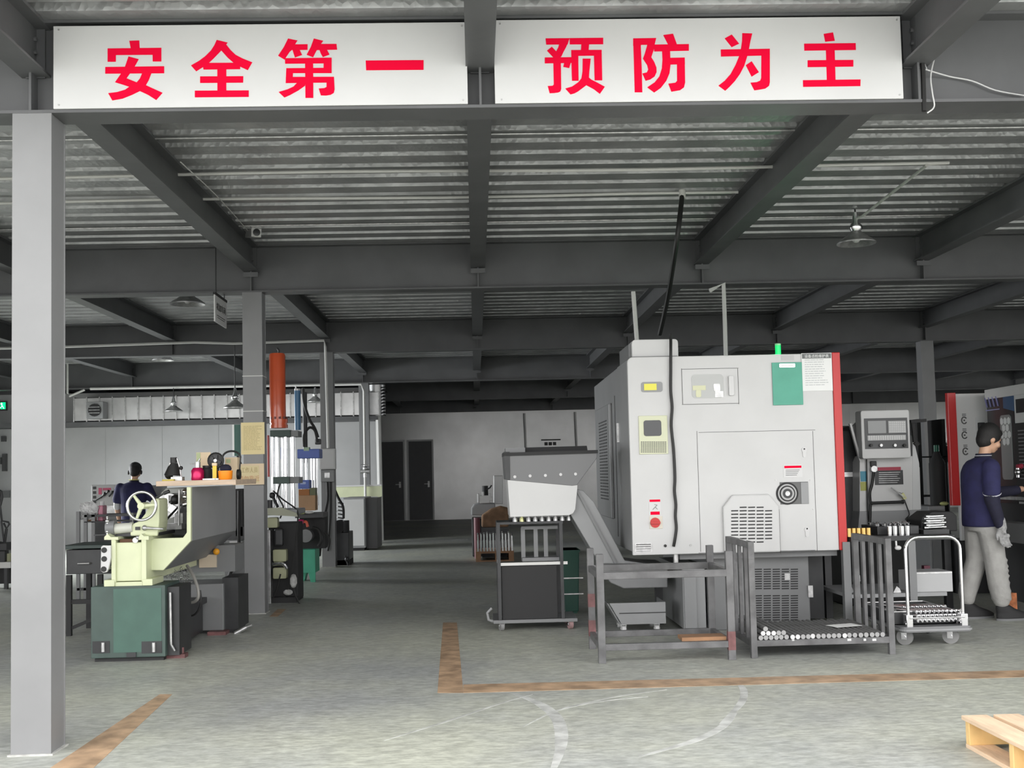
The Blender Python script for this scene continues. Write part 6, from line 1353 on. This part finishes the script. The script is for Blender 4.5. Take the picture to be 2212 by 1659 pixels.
# dark upright steel shelving behind column
Ys = 12.6
t = thing('storage_rack', 'dark storage rack in the gap between the console and the column', 'rack', (X(2010, 1200, Ys), Ys+.2, 0))
for px_ in (1993, 2046): link('upright', MB().box(X(px_, 1100, Ys)-.02, X(px_, 1100, Ys)+.02, Ys, Ys+.4, 0, Z(px_, 905, Ys)), blackm, t)
for py_ in (985, 1070, 1110): link('shelf', MB().box(X(1993, py_, Ys), X(2046, py_, Ys), Ys, Ys+.4, Z(2020, py_+3, Ys), Z(2020, py_, Ys)), dark, t)
# bottles by the column
def bottle(px, pyb, pyt, Y, m, label, cap=None):
    c = P(px, pyb, Y); h = Z(px, pyt, Y)-c.z; t = thing('dark_bottle', label, 'bottle', (c.x, Y, c.z)); r_ = .06*h/.45
    link('bottle_body', MB().lathe([(0, 0), (r_, 0), (r_, h*.6), (r_*.35, h*.75), (r_*.3, h), (0, h)], (c.x, Y, c.z), 16), m, t); link('bottle_cap', MB().cyl((c.x, Y, c.z+h), (c.x, Y, c.z+h*1.06), r_*.36), cap or dark, t)
Yb = 11.8
t = thing('side_cupboard', 'grey cupboard left of the navy shirted person with oil drum on it', 'cupboard', (X(2040, 1200, Yb), Yb+.2, 0))
link('cupboard_body', MB().box(X(2008, 1150, Yb), X(2044, 1150, Yb), Yb, Yb+.5, 0, Z(2030, 1093, Yb)), mgrey2, t, .006)
link('cupboard_door', MB().box(X(2012, 1150, Yb), X(2042, 1150, Yb), Yb-.012, Yb, .1, Z(2030, 1100, Yb)), mgrey, t)
c = P(2028, 1092, Yb+.2); t = thing('oil_drum', 'black oil drum standing on the grey cupboard beside the red edged machine', 'drum', (c.x, Yb+.2, Z(2030, 1093, Yb)))
z0 = Z(2030, 1093, Yb); h = Z(2045, 975, Yb+.2)-z0
link('drum_body', MB().lathe([(0, 0), (.085, 0), (.085, h*.78), (.05, h*.9), (.03, h), (0, h)], (c.x, Yb+.2, z0)), blackm, t); link('green_neck', MB().cyl((c.x+.0, Yb+.2, z0+h), (c.x, Yb+.2, z0+h*1.12), .028), mat('deep_green', (0, .09, .05), .4), t)
tag(link('sponge', MB().ball((c.x-.0, Yb+.06, z0+.022), .028, 10, (1.8, 1, .8)), mat('lime_cloth', (.55, .6, .25), .8)), 'yellow green sponge in front of the black oil drum', 'sponge')
# potted plant behind
c = P(2040, 955, 13.2); t = thing('potted_plant', 'small grey-green plant behind the black oil drum', 'plant', (c.x, 13.2, 1.2)); random.seed(4); lf = MB()
for k in range(16):
    a_ = random.uniform(0, 2*PI); l_ = random.uniform(.12, .28); e_ = random.uniform(.2, 1.3); d_ = Vector((math.cos(a_)*math.cos(e_), math.sin(a_)*math.cos(e_), math.sin(e_))); b_ = Vector((c.x, 13.2, 1.55)); m_ = b_+d_*l_*.6; e2 = b_+d_*l_+Vector((0, 0, -.04)); s_ = d_.cross(Vector((0, 0, 1))).normalized()*.018
    lf.add([b_, m_+s_, e2, m_-s_, m_+Vector((0, 0, .006))], [(0, 1, 4), (1, 2, 4), (2, 3, 4), (3, 0, 4)])
link('leaves', lf, mat('dusty_leaf', (.10, .12, .09), .6), t); link('pot', MB().lathe([(0, 0), (.07, 0), (.10, .16), (.09, .16), (.06, .02)], (c.x, 13.2, 1.4)), dark, t); link('plant_stand', MB().box(c.x-.1, c.x+.1, 13.1, 13.3, 1.37, 1.4).cyl((c.x, 13.2, 0), (c.x, 13.2, 1.38), .03), dark, t)

# ================= parts table =================
YW = 9.25
tx0, tx1 = X(1800, 1160, YW), X(2062, 1150, YW); zt = Z(1930, 1158, YW)
t = thing('parts_table', 'dark steel table crowded with parts behind the rod rack', 'table', ((tx0+tx1)/2, YW+.45, 0))
link('table_top', MB().box(fx1+.03, tx1, YW, YW+.9, zt-.04, zt), dark, t, .003)
for x in (X(1833, 1250, YW), X(1975, 1250, YW)): link('leg', MB().box(x-.03, x+.03, YW+.02, YW+.08, 0, zt-.04), mgrey, t)
for x in (fx1+.08, X(2050, 1250, YW+.8)): link('leg', MB().box(x-.03, x+.03, YW+.8, YW+.86, 0, zt-.04), dark, t)
zsh = Z(1900, 1284, YW)
link('lower_shelf', MB().box(X(1838, 1280, YW), X(2050, 1280, YW), YW+.04, YW+.84, zsh-.03, zsh), mgrey2, t)
link('diagonal_stay', MB().bar(P(1829, 1262, YW+.1), P(1838, 1280, YW+.1), .06, .04), mgrey, t)
q = MB(); frect(q, 1968, 1235, 2058, 1279, YW+.10, YW+.38, 0, YW+.10); t2 = thing('grey_box', 'plain light grey box on the table lower shelf behind the chrome loop handle', 'box', tuple(P(2012, 1277, YW+.15))); link('box_body', q, mat('pale_grey_box', (.42, .425, .43), .5), t2, .004)
q = MB(); frect(q, 1970, 1236, 2056, 1239, YW+.094, YW+.10, 0, YW+.10); link('box_lip', q, zinc, t2)
q = MB(); frect(q, 2024, 1280, 2050, 1287, YW+.0, YW+.1, 0, YW); 
random.seed(21)
def bits(prefix, label, n, x0, x1, y0, y1, z, mk, m, cat='metal part', grp=None):
    for i in range(n):
        x = x0+(x1-x0)*(i+.5)/n; y = random.uniform(y0, y1); o = link(prefix, mk(x, y, z), m); tag(o, label % words[i], cat, grp)
# brass rings / sleeves left, between red edge and rack
zz = zt
brass = mat('brass', (.55, .38, .14), .3, .9)
bits('brass_sleeve', '%s brass sleeve from the left at the table edge beside the red machine strip', 5, X(1833, 1150, YW), X(1860, 1150, YW)+.10, YW+.02, YW+.03, 0, lambda x, y, z: MB().cyl((x, y+.03, zt), (x, y+.03, zt+.07), .019, n=14), brass, 'sleeve', 'brass sleeves on the parts table')
bits('shiny_cup', '%s shiny metal cup from the left standing on the table right of the rod rack', 4, X(1925, 1150, YW), X(1975, 1150, YW), YW+.05, YW+.12, 0, lambda x, y, z: MB().lathe([(0, 0), (.02, 0), (.022, .075), (.019, .075), (.017, .004), (0, .004)], (x, y, zt)), chrome, 'cup', 'metal cups on the parts table')
t = thing('parts_tray', 'flat tray of small turned parts on the table before the console', 'tray', (X(1945, 1140, YW+.3), YW+.4, zt))
link('tray_base', MB().box(X(1895, 1140, YW+.2), X(1985, 1140, YW+.2), YW+.2, YW+.6, zt, zt+.07), dark, t, .004)
q = MB()
for i in range(40): x = random.uniform(X(1900, 1140, YW+.2), X(1980, 1140, YW+.2)); y = random.uniform(YW+.22, YW+.55); q.cyl((x, y, zt+.08), (x+random.uniform(-.03, .03), y+.04, zt+.085), .009, n=7)
o = link('turned_parts', q, chrome, t); o['kind'] = 'stuff'
for i in range(9):
    x = X(1998+6*(i % 3), 1130, YW+.25)+.02*(i//3); y = YW+.2+.05*i/3; z = zt+.05+.035*(i//3)+.02*(i % 3 == 1); L_ = .13
    q = MB().cyl((x, y, z), (x+L_, y+.02, z+.002), .012, n=10).cyl((x-.035, y-.005, z), (x, y, z), .018, n=10)
    tag(link('steel_spindle', q, chrome), '%s polished spindle of the pile at the right end of the parts table, counted upwards' % words[i], 'metal part', 'spindles on the parts table')
tag(link('spindle_support', MB().box(X(1990, 1140, YW+.2), X(2045, 1140, YW+.2), YW+.15, YW+.45, zt, zt+.035), dark), 'dark block under the polished spindles on the parts table', 'block')
q = MB(); c = P(2025, 1140, YW+.5); q.prism([(c.x-.16, zt), (c.x+.16, zt), (c.x+.16, zt+.13), (c.x+.12, zt+.17), (c.x-.06, zt+.17), (c.x-.16, zt+.10)], 'y', YW+.46, YW+.8)
tag(link('black_case', q, blackm, None, .01), 'black case at the rear right of the parts table', 'case')
c = P(1938, 1183, YW); tag(link('white_cloth', MB().ball((c.x, YW-.02, c.z), .022, 10, (1.3, .8, .9)).cyl((c.x-.01, YW-.01, c.z), (c.x-.01, YW-.006, zt-.04), .008), white), 'small white cloth hanging below the table edge beside the rod rack', 'cloth')
bits('shelf_spindle', '%s shiny spindle standing on the table lower shelf left of the rod rack', 2, X(1848, 1270, YW), X(1872, 1270, YW), YW+.10, YW+.11, 0, lambda x, y, z: MB().cyl((x, y, zsh), (x, y, zsh+.10), .008).cyl((x, y, zsh+.10), (x, y, zsh+.14), .012).ball((x, y, zsh+.145), .012), chrome, 'metal part')
tag(link('foil_scrap', MB().prism([fp(px, py, YW+.1) for px, py in ((1928, 1284), (1937, 1266), (1944, 1272), (1948, 1284))], 'y', YW+.1, YW+.16), zinc), 'grey wedge shaped scrap on the lower shelf right of the rod rack', 'scrap')
tag(link('crimson_tin', MB().box(X(1995, 1195, YW+.7), X(2008, 1195, YW+.7), YW+.7, YW+.76, zsh, zsh+.16), mat('dark_crimson', (.10, .01, .03), .5)), 'dark crimson tin standing at the back of the table lower shelf', 'tin')

# ================= right machines =================
YX = 11.6
xa, xb = X(2052, 1000, YX), X(2062, 1000, YX)+.05; zt_ = Z(2090, 850, YX)
t = thing('red_edged_machine', 'white machine with a red edge strip behind the navy shirted person', 'machine', (xa+.9, YX+.8, 0))
link('red_strip', MB().box(xa, xa+.085, YX-.02, YX+.05, Z(2060, 1092, YX), zt_+.01), red, t, .004)
link('white_panel', MB().box(xa+.085, xa+1.7, YX, YX+.05, .55, zt_), mwhite, t, .006)
link('housing', MB().box(xa+.3, xa+1.7, YX+.05, YX+.45, .3, zt_-.03), mgrey, t)
link('machine_base', MB().box(xa+.05, xa+1.65, YX+.06, YX+.45, 0, .55), dark, t)
lg = MB()
for k, (px_, py_) in enumerate(((2083, 908), (2084, 940), (2086, 975))):
    c = P(px_, py_, YX-.004); r_ = .035
    pts = [(c.x+r_*.8*math.cos(q), YX-.004, c.z+r_*math.sin(q)) for q in [PI*(.2+.2*i) for i in range(9)]]
    lg.tube(pts, .007, 5).bar((c.x-.02, YX-.004, c.z+.05), (c.x+.02, YX-.004, c.z+.05), .006).bar((c.x-.02, YX-.004, c.z+.065), (c.x+.02, YX-.004, c.z+.065), .006).ball((c.x, YX-.004, c.z), .01, 6)
link('vertical_lettering', lg, ink, t)
q = MB(); frect(q, 2108, 902, 2130, 950, YX-.006, YX, 0, YX); link('door_recess', q, mat('side_light_grey', (1, 1, 1)), t)
q = MB(); frect(q, 2111, 913, 2124, 930, YX-.05, YX-.006, 0, YX); link('black_latch', q, blackm, t, .006)
XD = X(2131, 900, 11.35)
def dpoly(pts, x0, x1): return MB().prism([(PX(px, py, XD).y, PX(px, py, XD).z) for px, py in pts], 'x', x0, x1)
ztop = PX(2131, 842, XD).z; y0_, y1_ = 8.9, PX(2131, 900, XD).y
t = thing('machining_centre', 'large dark-doored white machine the person stands at on the right edge', 'machine', (XD+.8, 10.2, 0))
zc_ = .78
link('housing', MB().box(XD+.012, XD+1.8, y0_, y1_, 1.0, ztop), mwhite, t, .01)
link('top_rail', MB().box(XD-.01, XD+.03, y0_, y1_, ztop-.10, ztop), mwhite, t, .004)
ya_, yb_ = PX(2192, 900, XD).y, PX(2134, 900, XD).y
dr = link('dark_door', MB().box(XD-.006, XD+.012, ya_, yb_, .95, ztop-.10), mat('door_black', (.012, .013, .015), .25), t)
yy0, yy1 = PX(2191, 860, XD).y, PX(2168, 860, XD).y
link('blue_corner', MB().prism([(yy0, ztop-.10), (yy1, ztop-.10), (yy1-.0, ztop-.21), (yy0, ztop-.25)], 'x', XD-.009, XD-.006), mat('blue_panel_film', (.02, .08, .18), .3), dr)
c1_ = PX(2146, 868, XD); lw = MB()
for k in range(4): lw.bar((XD-.009, c1_.y+.16-.08*k, c1_.z+.05), (XD-.009, c1_.y+.12-.08*k, c1_.z-.05), .02, .004)
lw.box(XD-.010, XD-.007, c1_.y-.14, c1_.y+.16, c1_.z-.085, c1_.z-.075); link('door_lettering', lw, mat('pale_violet', (.22, .22, .42), .5), dr)
wy0, wy1 = PX(2188, 960, XD).y, PX(2165, 960, XD).y; wz1, wz0 = PX(2176, 896, XD).z, PX(2180, 1036, XD).z
link('window_frame', MB().prism(rrect(wy0, wy1, wz0, wz1, .04), 'x', XD-.012, XD-.006), mat('window_grey', (.22, .23, .23), .3), dr)
hx = MB(); r_ = .042; row = 0; z = wz1-.06
while z > wz1-.32:
    n_ = 3 if row % 2 == 0 else 2
    for k in range(n_):
        yv = wy0+(wy1-wy0)*((k+.5)/3 if n_ == 3 else (k+1)/3); hx.prism([(yv+(wy1-wy0)/6.6*math.cos(PI/3*i+PI/6), z+r_*.9*math.sin(PI/3*i+PI/6)) for i in range(6)], 'x', XD-.015, XD-.012)
    z -= r_*1.6; row += 1
link('hex_light_pattern', hx, mat('bright_hex', (.7, .72, .72), .3), dr)
gy0, gy1 = y0_, ya_-.01
link('right_cover', MB().box(XD-.004, XD+.012, gy0, gy1, .95, ztop-.10), mat('side_light_grey', (1, 1, 1)), t)
link('upper_vent', MB().box(XD-.008, XD-.004, gy0, PX(2196, 880, XD).y, PX(2200, 892, XD).z, PX(2200, 862, XD).z), blackm, t)
pb = link('louvre_panel', MB().box(XD-.008, XD-.004, gy0, PX(2195, 960, XD).y, .97, PX(2198, 914, XD).z), blackm, t)
lv = MB(); zt2_ = PX(2198, 914, XD).z
for k in range(14): lv.box(XD-.014, XD-.008, gy0, PX(2203, 960, XD).y, zt2_-.08-.035*k, zt2_-.07-.035*k)
link('louvre', lv, mgrey, pb)
link('lower_front', MB().box(XD+.02, XD+1.8, y0_, y1_, 0, 1.0), blackm, t)
c = PX(2200, 1020, XD-.05); link('door_clamp', MB().cyl((XD-.05, c.y, c.z-.05), (XD-.05, c.y, c.z+.04), .022).ball((XD-.05, c.y, c.z), .035), chrome, t)
link('red_button', MB().cyl((XD-.06, c.y, c.z+.05), (XD-.0, c.y, c.z+.06), .025), mat('deep_red', (1, 1, 1)), t)
link('shelf_lip', MB().box(XD-.10, XD+.02, y0_, y1_-.3, .99, 1.02), zinc, t)
link('chip_tray', MB().box(XD-.22, XD+.02, y0_, y1_-.4, .60, .78), mgrey2, t, .005)
q = MB().box(XD-.18, XD-.05, y0_+.9, y0_+1.0, .78, .80); 
tag(link('orange_handle_tool', MB().cyl((XD-.14, 9.5, .80), (XD-.16, 9.62, .80), .016), mat('amber', (1, 1, 1))), 'orange handled tool lying in the machine tray at the right edge', 'tool')
tag(link('white_tin', MB().box(XD-.16, XD-.06, 9.0, 9.2, .78, .96), white, None, .005), 'white container standing in the machine tray at the right frame edge', 'container')
tag(link('coloured_carton', MB(Matrix.Translation((X(2185, 1320, 9.95), 10.0, 0)) @ Matrix.Rotation(.4, 4, 'Z')).box(-.06, .05, -.05, .05, 0, .19), mat('orange_carton', (.6, .22, .10), .6, 0, .4, 0, 14)), 'small orange and red carton on the floor behind the person', 'carton')

# ================= pallet bottom right =================
zp = .15
A = F(2076, 1545, zp); ax, ay = A.x, A.y
t = thing('wooden_pallet', 'pale new wooden pallet at the bottom right corner of the floor', 'pallet', (ax+.5, ay-.5, 0))
yel = mat('fresh_yellow_wood', (.80, .55, .24), .6, 0, .12, .1, 6)
woody = mat('pallet_board', (.72, .54, .38), .6, 0, .12, .15, 5, stretch=(6, 1, 6))
for k in range(7):
    x = ax+.155*k; link('deck_board', MB().box(x, x+.125, ay-1.1, ay, zp-.02, zp), woody, t, .003)
for k in range(3):
    y = ay-.015-.44*k; link('stringer', MB().box(ax+.012, ax+1.05, y-.04, y, .02, zp-.02), yel, t, .003)
for x in (ax+.012, ax+.48, ax+.93): link('bottom_board', MB().box(x, x+.12, ay-1.05, ay-.01, 0, .02), woody, t, .002)
